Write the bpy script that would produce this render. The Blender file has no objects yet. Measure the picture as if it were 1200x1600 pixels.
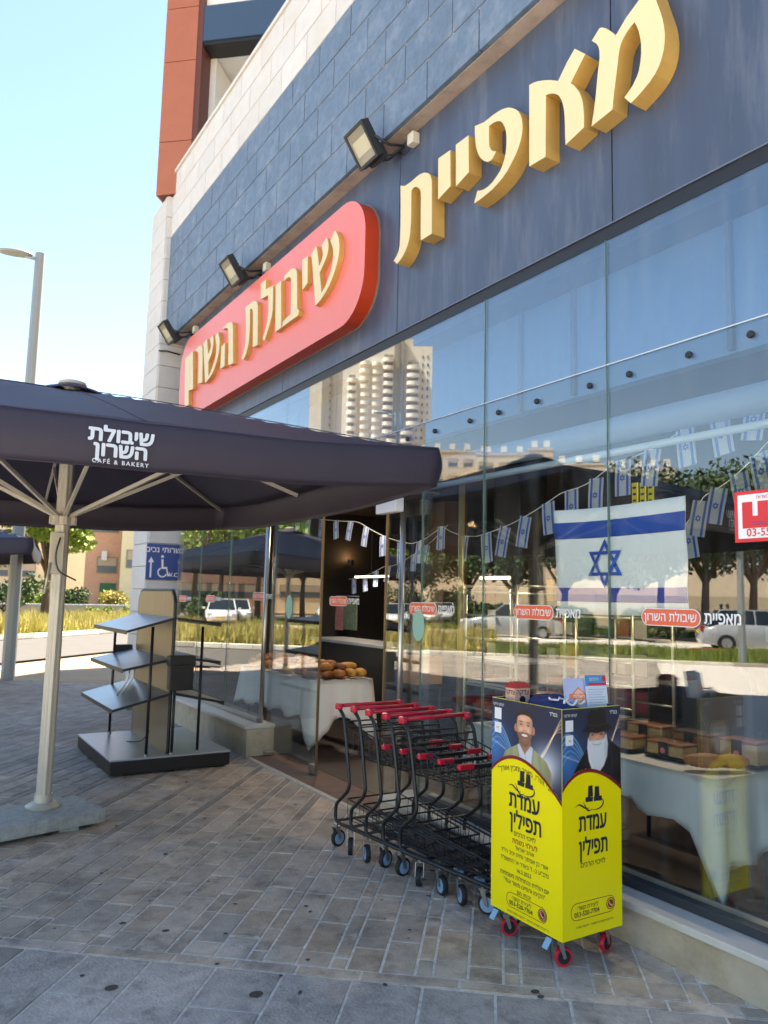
import bpy, bmesh, math, random
from mathutils import Vector, Matrix
import numpy as np

# ---------------------------------------------------------------- camera, sky, sun, exposure
S = bpy.context.scene
COL = S.collection
def nrm(v):
    v = np.array(v, float); return v / np.linalg.norm(v)
UP = nrm([250, 10600, -1200])
YA = nrm([-755, (250 * 755 - 1200 * 1200) / 10600, -1200])
XA = np.cross(YA, UP)
ROT = np.array([XA, YA, UP])                 # camera -> world
CAM = np.array([0, 0, 1.6])
cam_d = bpy.data.cameras.new('camera'); cam = bpy.data.objects.new('camera', cam_d); COL.objects.link(cam)
cam.matrix_world = Matrix.Translation(CAM.tolist()) @ Matrix(ROT.tolist()).to_4x4()
cam_d.sensor_fit = 'VERTICAL'; cam_d.sensor_height = 24; cam_d.lens = 18
cam_d.clip_start = 0.05; cam_d.clip_end = 3000
S.camera = cam
cam_d.dof.use_dof = True; cam_d.dof.focus_distance = 3.4; cam_d.dof.aperture_fstop = 3.2

SUN_EL = math.radians(60); SUN_DIR = Vector((0.95, 0.30, 0)).normalized() * math.cos(SUN_EL) + Vector((0, 0, math.sin(SUN_EL)))
W = bpy.data.worlds.new('World'); S.world = W; W.use_nodes = True
nt = W.node_tree; bg = nt.nodes['Background']
sky = nt.nodes.new('ShaderNodeTexSky'); sky.sky_type = 'NISHITA'; sky.sun_disc = False
sky.sun_elevation = SUN_EL; sky.sun_rotation = math.atan2(SUN_DIR.x, SUN_DIR.y)
sky.air_density = 1.1; sky.dust_density = .15; sky.ozone_density = 2.4; sky.altitude = 50
nt.links.new(sky.outputs[0], bg.inputs[0]); bg.inputs[1].default_value = 0.075
sl = bpy.data.lights.new('sun', 'SUN'); sl.energy = 5.0; sl.angle = math.radians(0.53); sl.color = (1, 0.94, 0.84)
so = bpy.data.objects.new('sun', sl); COL.objects.link(so)
so.rotation_euler = (-SUN_DIR).to_track_quat('-Z', 'Y').to_euler()
S.view_settings.view_transform = 'Standard'; S.view_settings.look = 'None'
S.view_settings.exposure = 2.4; S.view_settings.gamma = 1; S.view_settings.use_curve_mapping = False
S.view_settings.use_white_balance = True; S.view_settings.white_balance_temperature = 7150; S.view_settings.white_balance_tint = 10
S.cycles.max_bounces = 8; S.cycles.diffuse_bounces = 4; S.cycles.glossy_bounces = 4; S.cycles.transparent_max_bounces = 24
S.cycles.transmission_bounces = 4; S.cycles.caustics_reflective = False; S.cycles.caustics_refractive = False
S.cycles.use_denoising = True
S.cycles.sample_clamp_indirect = 6

def ray(px, py): return ROT @ np.array([px - 600, 800 - py, -1200.])
def at(px, py, ax, val):
    d = ray(px, py); t = (val - CAM[ax]) / d[ax]; return Vector((CAM + t * d).tolist())
GX = 3.23                                      # plane of the shop front

# ---------------------------------------------------------------- helpers
def srgb(h):
    h = h.lstrip('#'); o = []
    for i in (0, 2, 4):
        c = int(h[i:i+2], 16) / 255; o.append(c / 12.92 if c <= .04045 else ((c + .055) / 1.055) ** 2.4)
    return tuple(o)
MATS = {}
def mat(name, col, rough=.6, metal=0., var=0., scale=4., bump=0., bscale=60., dirt=None, dscale=1.5, damt=.5, obj_var=0., spec=.5, trans=0., stretch=None, coat=0., hue_var=0., low=0., lscale=.8):
    """principled material: base colour, mottling (var), wear colour (dirt), fine relief (bump), per-object tint (obj_var)"""
    if name in MATS: return MATS[name]
    m = bpy.data.materials.new(name); m.use_nodes = True; MATS[name] = m
    n = m.node_tree.nodes; l = m.node_tree.links; b = n['Principled BSDF']
    b.inputs['Roughness'].default_value = rough; b.inputs['Metallic'].default_value = metal
    b.inputs['Specular IOR Level'].default_value = spec
    if coat: b.inputs['Coat Weight'].default_value = coat
    c = (*col, 1); b.inputs['Base Color'].default_value = c
    m.diffuse_color = c
    if var or dirt or bump or obj_var or hue_var:
        tc = n.new('ShaderNodeTexCoord'); mp = n.new('ShaderNodeMapping'); l.new(tc.outputs['Object'], mp.inputs[0])
        if obj_var or hue_var:                       # pieces share mesh data: offset the texture by piece
            oi = n.new('ShaderNodeObjectInfo'); 
            vm = n.new('ShaderNodeVectorMath'); vm.operation = 'ADD'
            l.new(tc.outputs['Object'], vm.inputs[0]); l.new(oi.outputs['Location'], vm.inputs[1]); l.new(vm.outputs[0], mp.inputs[0])
        if stretch: mp.inputs['Scale'].default_value = stretch
        cur = None
        rgb = n.new('ShaderNodeRGB'); rgb.outputs[0].default_value = c; cur = rgb.outputs[0]
        if var:
            t = n.new('ShaderNodeTexNoise'); t.inputs['Scale'].default_value = scale; t.inputs['Detail'].default_value = 5; t.inputs['Roughness'].default_value = .65
            l.new(mp.outputs[0], t.inputs[0])
            r = n.new('ShaderNodeMapRange'); r.inputs[1].default_value = .3; r.inputs[2].default_value = .7; r.inputs[3].default_value = 1 - var; r.inputs[4].default_value = 1 + var
            l.new(t.outputs['Fac'], r.inputs[0])
            x = n.new('ShaderNodeVectorMath'); x.operation = 'SCALE'; l.new(cur, x.inputs[0]); l.new(r.outputs[0], x.inputs['Scale']); cur = x.outputs[0]
        if low:                                        # broad stains running across neighbouring pieces
            t = n.new('ShaderNodeTexNoise'); t.inputs['Scale'].default_value = lscale; t.inputs['Detail'].default_value = 6; t.inputs['Roughness'].default_value = .6; t.inputs['Distortion'].default_value = .6
            l.new(mp.outputs[0], t.inputs[0])
            r = n.new('ShaderNodeMapRange'); r.inputs[1].default_value = .35; r.inputs[2].default_value = .65; r.inputs[3].default_value = 1 - low; r.inputs[4].default_value = 1 + low * .5
            l.new(t.outputs['Fac'], r.inputs[0])
            x = n.new('ShaderNodeVectorMath'); x.operation = 'SCALE'; l.new(cur, x.inputs[0]); l.new(r.outputs[0], x.inputs['Scale']); cur = x.outputs[0]
        if obj_var:
            r = n.new('ShaderNodeMapRange'); r.inputs[3].default_value = 1 - obj_var; r.inputs[4].default_value = 1 + obj_var
            l.new(oi.outputs['Random'], r.inputs[0])
            x = n.new('ShaderNodeVectorMath'); x.operation = 'SCALE'; l.new(cur, x.inputs[0]); l.new(r.outputs[0], x.inputs['Scale']); cur = x.outputs[0]
        if hue_var:
            wn = n.new('ShaderNodeTexWhiteNoise'); wn.noise_dimensions = '3D'; l.new(oi.outputs['Location'], wn.inputs[0])
            mx = n.new('ShaderNodeMix'); mx.data_type = 'RGBA'; mx.blend_type = 'MULTIPLY'
            rr = n.new('ShaderNodeMapRange'); rr.inputs[3].default_value = 0; rr.inputs[4].default_value = hue_var; l.new(wn.outputs[0], rr.inputs[0])
            l.new(rr.outputs[0], mx.inputs[0]); l.new(cur, mx.inputs[6]); mx.inputs[7].default_value = (1.25, .98, .66, 1); cur = mx.outputs[2]
        if dirt:
            t = n.new('ShaderNodeTexNoise'); t.inputs['Scale'].default_value = dscale; t.inputs['Detail'].default_value = 7; t.inputs['Roughness'].default_value = .7
            l.new(mp.outputs[0], t.inputs[0])
            r = n.new('ShaderNodeMapRange'); r.inputs[1].default_value = .5; r.inputs[2].default_value = .72; r.inputs[4].default_value = damt
            l.new(t.outputs['Fac'], r.inputs[0])
            mx = n.new('ShaderNodeMix'); mx.data_type = 'RGBA'; l.new(r.outputs[0], mx.inputs[0]); l.new(cur, mx.inputs[6]); mx.inputs[7].default_value = (*dirt, 1); cur = mx.outputs[2]
        l.new(cur, b.inputs['Base Color'])
        if bump:
            t = n.new('ShaderNodeTexNoise'); t.inputs['Scale'].default_value = bscale; t.inputs['Detail'].default_value = 4
            l.new(mp.outputs[0], t.inputs[0])
            bp = n.new('ShaderNodeBump'); bp.inputs['Strength'].default_value = bump; bp.inputs['Distance'].default_value = .01
            l.new(t.outputs['Fac'], bp.inputs['Height']); l.new(bp.outputs[0], b.inputs['Normal'])
    return m
def emis(name, col, st):
    if name in MATS: return MATS[name]
    m = bpy.data.materials.new(name); m.use_nodes = True; MATS[name] = m
    b = m.node_tree.nodes['Principled BSDF']; b.inputs['Base Color'].default_value = (*col, 1)
    b.inputs['Emission Color'].default_value = (*col, 1); b.inputs['Emission Strength'].default_value = st
    return m
def glass_mat(name, tint=(.9, .95, .94), base=.05, gain=1.0, rough=0., smear=0.):
    m = bpy.data.materials.new(name); m.use_nodes = True; MATS[name] = m
    n = m.node_tree.nodes; l = m.node_tree.links; n.remove(n['Principled BSDF']); out = n['Material Output']
    tr = n.new('ShaderNodeBsdfTransparent'); tr.inputs[0].default_value = (*tint, 1)
    gl = n.new('ShaderNodeBsdfGlossy'); gl.inputs['Roughness'].default_value = rough; gl.inputs[0].default_value = (1, 1, 1, 1)
    fr = n.new('ShaderNodeFresnel'); ge = n.new('ShaderNodeNewGeometry')      # the same reflectance from both sides of the sheet
    io = n.new('ShaderNodeMapRange'); io.inputs[3].default_value = 1.5; io.inputs[4].default_value = 1 / 1.5; l.new(ge.outputs['Backfacing'], io.inputs[0]); l.new(io.outputs[0], fr.inputs[0])
    ma = n.new('ShaderNodeMath'); ma.operation = 'MULTIPLY_ADD'; ma.use_clamp = True; l.new(fr.outputs[0], ma.inputs[0]); ma.inputs[1].default_value = gain; ma.inputs[2].default_value = base
    mx = n.new('ShaderNodeMixShader'); l.new(ma.outputs[0], mx.inputs[0]); l.new(tr.outputs[0], mx.inputs[1]); l.new(gl.outputs[0], mx.inputs[2])
    last = mx.outputs[0]
    if smear:
        df = n.new('ShaderNodeBsdfDiffuse'); df.inputs[0].default_value = (.55, .6, .62, 1)
        tc = n.new('ShaderNodeTexCoord'); mp = n.new('ShaderNodeMapping'); mp.inputs['Scale'].default_value = (1, 6, .7); l.new(tc.outputs['Object'], mp.inputs[0])
        t = n.new('ShaderNodeTexNoise'); t.inputs['Scale'].default_value = 2.2; t.inputs['Detail'].default_value = 8; l.new(mp.outputs[0], t.inputs[0])
        r = n.new('ShaderNodeMapRange'); r.inputs[1].default_value = .42; r.inputs[2].default_value = .8; r.inputs[4].default_value = smear; l.new(t.outputs['Fac'], r.inputs[0])
        m2 = n.new('ShaderNodeMixShader'); l.new(r.outputs[0], m2.inputs[0]); l.new(last, m2.inputs[1]); l.new(df.outputs[0], m2.inputs[2]); last = m2.outputs[0]
    l.new(last, out.inputs[0])
    return m

def wloc(o):
    v = Vector((0, 0, 0))
    while o is not None: v += o.location; o = o.parent
    return v
def link(name, me, m=None, parent=None, loc=None, rotz=None):
    o = bpy.data.objects.new(name, me); COL.objects.link(o)
    if parent is not None: o.parent = parent
    if m is not None and me is not None and len(me.materials) == 0: me.materials.append(m)
    if loc is not None: o.location = loc
    if rotz is not None: o.rotation_euler = (0, 0, rotz)
    return o
def mesh(name, verts, faces, m=None, parent=None, smooth=False):
    """verts are world coordinates; the object keeps its parent's origin"""
    off = wloc(parent) if parent is not None else Vector((0, 0, 0))
    me = bpy.data.meshes.new(name); me.from_pydata([tuple(Vector(v) - off) for v in verts], [], faces); me.update()
    if smooth: me.shade_smooth()
    return link(name, me, m, parent)
def bmobj(name, bm, m=None, parent=None, smooth=False):
    off = wloc(parent) if parent is not None else Vector((0, 0, 0))
    bmesh.ops.translate(bm, verts=bm.verts, vec=-off)
    bmesh.ops.recalc_face_normals(bm, faces=bm.faces)
    me = bpy.data.meshes.new(name); bm.to_mesh(me); bm.free()
    if smooth: me.shade_smooth()
    return link(name, me, m, parent)
def tag(o, label=None, cat=None, group=None, kind=None):
    if label: o['label'] = label
    if cat: o['category'] = cat
    if group: o['group'] = group
    if kind: o['kind'] = kind
    return o
def thing(name, loc, label, cat, group=None, rotz=0):
    o = bpy.data.objects.new(name, None); COL.objects.link(o); o.location = loc; o.rotation_euler = (0, 0, rotz); o.empty_display_size = .1
    return tag(o, label, cat, group)
def add_box(bm, c, s, rz=0, bev=0, rot=None):
    r = bmesh.ops.create_cube(bm, size=1); vs = r['verts']
    bmesh.ops.scale(bm, verts=vs, vec=s)
    if bev:
        es = list({e for v in vs for e in v.link_edges})
        rb = bmesh.ops.bevel(bm, geom=es, offset=bev, segments=2, affect='EDGES', profile=.6)
        vs = list({v for f in rb['faces'] for v in f.verts} | {v for v in vs if v.is_valid})
    if rot is not None: bmesh.ops.rotate(bm, verts=vs, cent=(0, 0, 0), matrix=rot)
    if rz: bmesh.ops.rotate(bm, verts=vs, cent=(0, 0, 0), matrix=Matrix.Rotation(rz, 3, 'Z'))
    bmesh.ops.translate(bm, verts=vs, vec=c)
    return vs
def box(name, x0, x1, y0, y1, z0, z1, m, parent=None, bev=0.0):
    bm = bmesh.new(); add_box(bm, ((x0+x1)/2, (y0+y1)/2, (z0+z1)/2), (abs(x1-x0), abs(y1-y0), abs(z1-z0)), bev=bev)
    return bmobj(name, bm, m, parent)
def add_tube(bm, pts, r, seg=8, cap=True, closed=False):
    pts = [Vector(p) for p in pts]; n = len(pts)
    rs = r if isinstance(r, (list, tuple)) else [r] * n
    rings = []; up = None
    for i, p in enumerate(pts):
        a = pts[(i - 1) % n] if (closed or i > 0) else p; b = pts[(i + 1) % n] if (closed or i < n - 1) else p
        d = (b - a)
        d = d.normalized() if d.length > 1e-9 else Vector((0, 0, 1))
        if up is None:
            up = Vector((0, 0, 1)) if abs(d.z) < .9 else Vector((1, 0, 0))
        s = d.cross(up)
        if s.length < 1e-6: s = d.cross(Vector((0, 1, 0)))
        s.normalize(); up = s.cross(d).normalized()
        rings.append([bm.verts.new(p + (s * math.cos(2*math.pi*k/seg) + up * math.sin(2*math.pi*k/seg)) * rs[i]) for k in range(seg)])
    m_ = n if closed else n - 1
    for i in range(m_):
        A, B = rings[i], rings[(i + 1) % n]
        for k in range(seg): bm.faces.new((A[k], A[(k+1) % seg], B[(k+1) % seg], B[k]))
    if cap and not closed:
        bm.faces.new(rings[0][::-1]); bm.faces.new(rings[-1])
def tube(name, pts, r, m, parent=None, seg=8, smooth=True):
    bm = bmesh.new(); add_tube(bm, pts, r, seg); return bmobj(name, bm, m, parent, smooth)
def arc_pts(pts, rad=.05, n=4):
    """rounds the corners of a polyline"""
    P = [Vector(p) for p in pts]; o = [P[0]]
    for i in range(1, len(P) - 1):
        a, b, c = P[i-1], P[i], P[i+1]; r = min(rad, (a-b).length * .45, (c-b).length * .45)
        p0 = b + (a-b).normalized() * r; p1 = b + (c-b).normalized() * r
        for k in range(n + 1):
            t = k / n; o.append(p0 * (1-t)**2 + b * 2*t*(1-t) + p1 * t*t)
    o.append(P[-1]); return o
def add_prism(bm, poly, fn, d0, d1):
    """poly: 2D outline(s); fn(u, v, depth) -> 3D"""
    from mathutils.geometry import tessellate_polygon
    n = len(poly)
    A = [bm.verts.new(fn(u, v, d0)) for u, v in poly]; B = [bm.verts.new(fn(u, v, d1)) for u, v in poly]
    for i in range(n): bm.faces.new((A[i], A[(i+1) % n], B[(i+1) % n], B[i]))
    for t in tessellate_polygon([[Vector((u, v, 0)) for u, v in poly]]):
        bm.faces.new([A[i] for i in t]); bm.faces.new([B[i] for i in t])
def rrect(w, h, r, n=6, cx=0, cy=0):
    o = []
    for (sx, sy, a0) in ((1, 1, 0), (-1, 1, 90), (-1, -1, 180), (1, -1, 270)):
        for k in range(n + 1):
            a = math.radians(a0 + 90 * k / n); o.append((cx + sx * (w/2 - r) + r * math.cos(a), cy + sy * (h/2 - r) + r * math.sin(a)))
    return o
def facade_fn(x): return lambda y, z, d: Vector((x + d, y, z))      # depth runs into the building
def add_lathe(bm, prof, c, seg=16, axis='Z'):
    c = Vector(c); rings = []
    for r, h in prof:
        ring = []
        for k in range(seg):
            a = 2 * math.pi * k / seg
            v = Vector((r * math.cos(a), r * math.sin(a), h))
            if axis == 'X': v = Vector((h, v.x, v.y))
            if axis == 'Y': v = Vector((v.x, h, v.y))
            ring.append(bm.verts.new(c + v))
        rings.append(ring)
    for A, B in zip(rings, rings[1:]):
        for k in range(seg): bm.faces.new((A[k], A[(k+1) % seg], B[(k+1) % seg], B[k]))
    if prof[0][0] > 1e-6: bm.faces.new(rings[0][::-1])
    if prof[-1][0] > 1e-6: bm.faces.new(rings[-1])
def lathe(name, prof, c, m, parent=None, seg=16, axis='Z', smooth=False):
    bm = bmesh.new(); add_lathe(bm, prof, c, seg, axis); bmesh.ops.remove_doubles(bm, verts=bm.verts, dist=1e-6); return bmobj(name, bm, m, parent, smooth)
def copy_tree(o, parent=None):
    c = o.copy(); COL.objects.link(c)
    if parent is not None: c.parent = parent
    for ch in list(o.children): copy_tree(ch, c)
    return c
HEB = set('אבגדהוזחטיךכלםמןנסעףפץצקרשת״׳')
def vis_order(s):
    """right-to-left line order, digits and latin words kept"""
    out = []; run = ''
    for ch in s[::-1]:
        if ch.isdigit() or ch in './-' and run and not run.isspace() or ch.isascii() and ch.isalpha():
            run = ch + run
        else:
            out.append(run); run = ''; out.append({'(': ')', ')': '('}.get(ch, ch))
    out.append(run); return ''.join(out)
def fill_outline(src):
    """fills the outline edges of a piece of lettering (even-odd rule)"""
    from mathutils.geometry import delaunay_2d_cdt
    P = [Vector((v.co.x, v.co.y)) for v in src.vertices]; E = [tuple(e.vertices) for e in src.edges]
    vs, es, fs, *_ = delaunay_2d_cdt(P, E, [], 0, 1e-7)
    A = np.array([(P[a].x, P[a].y, P[b].x, P[b].y) for a, b in E]); keep = []
    for f in fs:
        cx = sum(vs[i].x for i in f) / len(f); cy = sum(vs[i].y for i in f) / len(f)
        m = (A[:, 1] > cy) != (A[:, 3] > cy); a = A[m]; xi = (a[:, 2] - a[:, 0]) * (cy - a[:, 1]) / (a[:, 3] - a[:, 1]) + a[:, 0]
        if int((xi > cx).sum()) % 2: keep.append(tuple(f))
    me = bpy.data.meshes.new('lettering'); me.from_pydata([(v.x, v.y, 0) for v in vs], [], keep); me.update(); return me
def text(name, s, size, o, right, up, m, parent=None, ext=.001, bold=0., align='CENTER', squash=1., warp=None, shear=0, rtl=True, spacing=1.):
    cu = bpy.data.curves.new('lettering', 'FONT'); cu.body = vis_order(s) if rtl else s
    cu.size = size; cu.align_x = align; cu.align_y = 'CENTER'; cu.resolution_u = 3; cu.shear = shear; cu.space_character = spacing
    cu.fill_mode = 'NONE' if hasattr(cu, 'fill_mode') else cu.fill_mode
    ob = bpy.data.objects.new('lettering', cu); COL.objects.link(ob)
    bpy.context.view_layer.update()
    src = bpy.data.meshes.new_from_object(ob.evaluated_get(bpy.context.evaluated_depsgraph_get()))
    me = fill_outline(src); bpy.data.meshes.remove(src)
    bpy.data.objects.remove(ob); bpy.data.curves.remove(cu)
    me.name = name; me.materials.clear()
    right = Vector(right).normalized(); up = Vector(up).normalized(); nn = right.cross(up); o = Vector(o); off = wloc(parent) if parent is not None else Vector((0, 0, 0))
    for v in me.vertices:
        x, y = v.co.x * squash, v.co.y
        if warp: x, y = warp(x, y)
        v.co = o + right * x + up * y + nn * ext - off
    me.update()
    if bold:                                   # heavier weight: the same outline stacked with small shifts
        bm = bmesh.new(); base = bmesh.new(); base.from_mesh(me); r = bold * size * .55
        for k in range(9):
            a = math.pi * k / 4; dx, dy = (0, 0) if k == 8 else (r * math.cos(a), r * math.sin(a))
            n0 = len(bm.verts); bm.from_mesh(me); bm.verts.ensure_lookup_table()
            for v in bm.verts[n0:]: v.co += right * dx + up * dy + nn * (k * 2.5e-5)
        bm.to_mesh(me); bm.free(); base.free()
    return link(name, me, m, parent)
# ---------------------------------------------------------------- colours
M_paver = mat('paver_concrete', srgb('#bbada0'), .8, var=.22, scale=9, bump=.5, bscale=90, dirt=srgb('#3d3733'), dscale=5, damt=.65, obj_var=.15, hue_var=.28, low=.22, lscale=1.1)
M_slab = mat('slab_concrete', srgb('#bdb2a9'), .85, var=.2, scale=14, bump=.8, bscale=70, dirt=srgb('#4d4642'), dscale=6, damt=.6, obj_var=.1, low=.22, lscale=1.3)
M_joint = mat('joint_sand', srgb('#d6cfc6'), .95, var=.3, scale=30)
M_gum = mat('old_gum', srgb('#4b4541'), .8)
M_road = mat('asphalt', srgb('#504c48'), .9, var=.12, scale=2, bump=.3)
M_kerbw = mat('kerb_white', srgb('#d8d2c4'), .8, var=.1)
M_kerbr = mat('kerb_red', srgb('#9c2f28'), .8, var=.15)
M_kerbg = mat('kerb_grey', srgb('#a39c90'), .85, var=.15)
M_earth = mat('earth', srgb('#9a8468'), .95, var=.2, scale=.6)
M_sandp = mat('pale_path', srgb('#b3a08c'), .95, var=.1, scale=1)
M_grassg = mat('grass_ground', srgb('#6e7a3a'), .95, var=.25, scale=1.5)

# paving axes: the street runs at 45 degrees to the shop
PA = math.radians(40.3); PU = Vector((math.cos(PA), -math.sin(PA), 0)); PV = Vector((math.sin(PA), math.cos(PA), 0)); PQ = Vector((1.30, 3.36, 0))
def pav(a, b, z=0): p = PQ + PU * a + PV * b; return Vector((p.x, p.y, z))
SW = Vector((-.70711, .70711, 0)); TV = Vector((.70711, .70711, 0))
def st(s, t, z=0): p = SW * s + TV * t; return Vector((p.x, p.y, z))
def band(name, s0, s1, t0, t1, z, m, thick=None):
    if thick is None: return mesh(name, [st(s0, t0, z), st(s0, t1, z), st(s1, t1, z), st(s1, t0, z)], [(0, 3, 2, 1)], m)
    bm = bmesh.new(); add_box(bm, (0, 0, 0), (s1 - s0, t1 - t0, thick)); 
    for v in bm.verts:
        q = st((s0+s1)/2 + v.co.x, (t0+t1)/2 + v.co.y, z - thick/2 + v.co.z); v.co = q
    return bmobj(name, bm, m)
g = band('ground', -500, 900, -900, 900, -.16, M_earth); tag(g, kind='structure')
band('road', 12.8, 18.35, -80, 140, -.10, M_road)['kind'] = 'structure'
band('carriageway', 25.7, 32.2, -80, 140, -.10, M_road)['kind'] = 'structure'
band('verge', 18.35, 25.7, -80, 140, -.04, M_grassg)['kind'] = 'structure'
band('footpath', 32.2, 38.5, -80, 140, -.06, M_sandp)['kind'] = 'structure'
band('lawn', 38.5, 46, -80, 30, -.05, M_grassg)['kind'] = 'structure'
band('parking_area', 46, 60, -80, 140, -.08, M_road)['kind'] = 'structure'
# kerbs, each stone a piece
def kerb(s, t0, t1, n, cols, hgt, wid=.22, label=None):
    root = band('kerb', s, s + wid, t0, t1, hgt - .06, M_kerbg, .16); tag(root, kind='structure')
    L = (t1 - t0) / n; me = {}
    for i in range(n):
        m = cols(i)
        c = st(s + wid / 2, t0 + L * (i + .5), hgt - .04)
        if m.name not in me:
            bm = bmesh.new(); add_box(bm, (0, 0, 0), (wid + .02, L - .02, .16), rz=-math.radians(45) , bev=.02)
            d = bpy.data.meshes.new('kerb_stone'); bm.to_mesh(d); bm.free(); d.materials.append(m); me[m.name] = d
        o = link('kerb_stone', me[m.name], None, root); o.location = c - wloc(root)
    return root
random.seed(4)
seq = [random.random() < .62 for _ in range(200)]
kerb(18.2, -20, 52, 72, lambda i: M_kerbw if (i // 2) % 3 else M_kerbg, .05)
kerb(25.5, -20, 40, 60, lambda i: M_kerbr if (i // 2) % 2 else M_kerbw, .05)

# ---- pavement: base sheet, pavers, border strip, slabs
pv = mesh('pavement', [pav(-30, -14, -.0035), pav(-30, 9.35, -.0035), pav(30, 9.35, -.0035), pav(30, -14, -.0035)], [(0, 3, 2, 1)], M_joint); tag(pv, kind='structure')
pcache = {}
def pmesh(kind, w, l, m):
    k = (kind, round(w, 3), round(l, 3))
    if k not in pcache:
        bm = bmesh.new(); add_box(bm, (0, 0, 0), (w, l, .02), rz=-PA)
        es = [e for e in bm.edges if all(v.co.z > 0 for v in e.verts)]
        bmesh.ops.bevel(bm, geom=es, offset=.0025, segments=1, affect='EDGES')
        bmesh.ops.delete(bm, geom=[f for f in bm.faces if f.calc_center_median().z < -.0099], context='FACES')
        d = bpy.data.meshes.new(kind); bm.to_mesh(d); bm.free(); d.materials.append(m); pcache[k] = d
    return pcache[k]
pieces = []
random.seed(11)
J = .0125
def put_piece(kind, a0, a1, b0, b1, m):
    pieces.append((kind, (a0+a1)/2, (b0+b1)/2, a1-a0-J, b1-b0-J, m))
# columns: wide wide narrow
cols = []; a = 1.224 - .376 * 58
while a < 9.5:
    cols.append((a, .075, 'N')); cols.append((a + .075, .1505, 'W')); cols.append((a + .2255, .1505, 'W')); a += .376
def inside(a, b):
    p = pav(a, b)
    if p.x > 3.02: return False
    return True
LW, LN = .318, .236
for (a0, w, k) in cols:
    L = LW if k == 'W' else LN
    b = .075; first = random.choice([.14, .17, .22, L]) if k == 'W' else random.choice([.1, .16, L])
    while b < 9.3:
        l = first if b == .075 else L
        c = pav(a0 + w/2, b + l/2)
        if c.x < 3.16 and c.y > 2.0 and c.x > -19: put_piece('paver', a0, a0 + w, b, b + l, M_paver)
        b += l
a = -4.0
while a < 3.2:
    l = .42 if random.random() < .6 else .28
    if pav(a, 0).x < 3.1: put_piece('border_paver', a, a + l, -.012 - .0, .075, M_paver)
    a += l
for i in range(-12, 9):
    a0 = -.003 + .2985 * i; b = -.012; first = {0: .325, 1: .62, -1: .62, -2: .33, 2: .62, 3: .3, 4: .5}.get(i, random.choice([.32, .6]))
    k = 0
    while b > -4.2:
        l = first if k == 0 else (.3 if (k + i) % 2 else .6)
        c = pav(a0 + .15, b - l/2)
        if c.x < 3.1 and c.x > -2: put_piece('paving_slab', a0, a0 + .2985, b - l, b, M_slab)
        b -= l; k += 1
def vis_px(p):
    d = ROT.T @ (np.array(p) - CAM)
    if d[2] > -.2: return None
    x, y = 600 + 1200 * d[0] / -d[2], 800 - 1200 * d[1] / -d[2]
    return (x, y, -d[2])
scored = []
for q in pieces:
    c = pav(q[1], q[2]); v = vis_px(c)
    near = v is not None and -40 < v[0] < 1240 and v[1] < 1640
    scored.append((0 if near else 1, (c - Vector(CAM.tolist())).length / (q[3] * q[4]) ** .25, q))
scored.sort(key=lambda x: (x[0], x[1]))
rnd = random.Random(5); rest = {}
def piece_z(): return -.009 + rnd.uniform(-.0012, .0018)
for i, (_, _, (k, a, b, w, l, m)) in enumerate(scored):
    c = pav(a, b, piece_z())
    if i < 290:
        o = link(k, pmesh(k, w, l, m), None, pv); o.location = c
        o.rotation_euler = (rnd.uniform(-.006, .006), rnd.uniform(-.006, .006), rnd.uniform(-.006, .006))
    else: rest.setdefault(0, []).append((c, pmesh(k, w, l, m)))
V = []; F = []; CC = []
for c, me in rest[0]:
    n0 = len(V); V += [tuple(v.co + c) for v in me.vertices]; F += [tuple(n0 + i for i in p.vertices) for p in me.polygons]; CC += [rnd.random()] * len(me.polygons)
M_paver2 = mat('paver_concrete_far', srgb('#9c9186'), .8, var=.28, scale=4.5, bump=.5, bscale=90, dirt=srgb('#3d3733'), dscale=2, damt=.5, low=.25, lscale=.8)
ro = mesh('small_pavers', V, F, M_paver2, pv); ro['kind'] = 'stuff'
# dried chewing gum, specks
V = []; F = []
for i in range(260):
    a, b = rnd.uniform(-2.5, 3), rnd.uniform(-1.6, 3.5); c = pav(a, b)
    if c.x > 3.0 or c.x < .2: continue
    r = rnd.choice([.004, .005, .007, .009, .012, .017]); e = rnd.uniform(.6, 1); th = rnd.uniform(0, 3)
    n0 = len(V)
    for k in range(9):
        t = 2 * math.pi * k / 9; rr = r * rnd.uniform(.75, 1.1); x, y = rr * math.cos(t), rr * e * math.sin(t)
        V.append((c.x + x * math.cos(th) - y * math.sin(th), c.y + x * math.sin(th) + y * math.cos(th), .0045))
    F.append(tuple(range(n0, n0 + 9)))
for (px, py, r) in ((174, 1543, .028), (400, 1553, .03), (259, 1454, .018), (836, 1549, .02), (845, 1557, .016)):
    c = at(px, py, 2, .0045); n0 = len(V)
    for k in range(10):
        t = 2 * math.pi * k / 10; V.append((c.x + r * math.cos(t), c.y + r * .8 * math.sin(t), .0046))
    F.append(tuple(range(n0, n0 + 10)))
gm = mesh('gum_spots', V, F, M_gum, pv); gm['kind'] = 'stuff'
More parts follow.
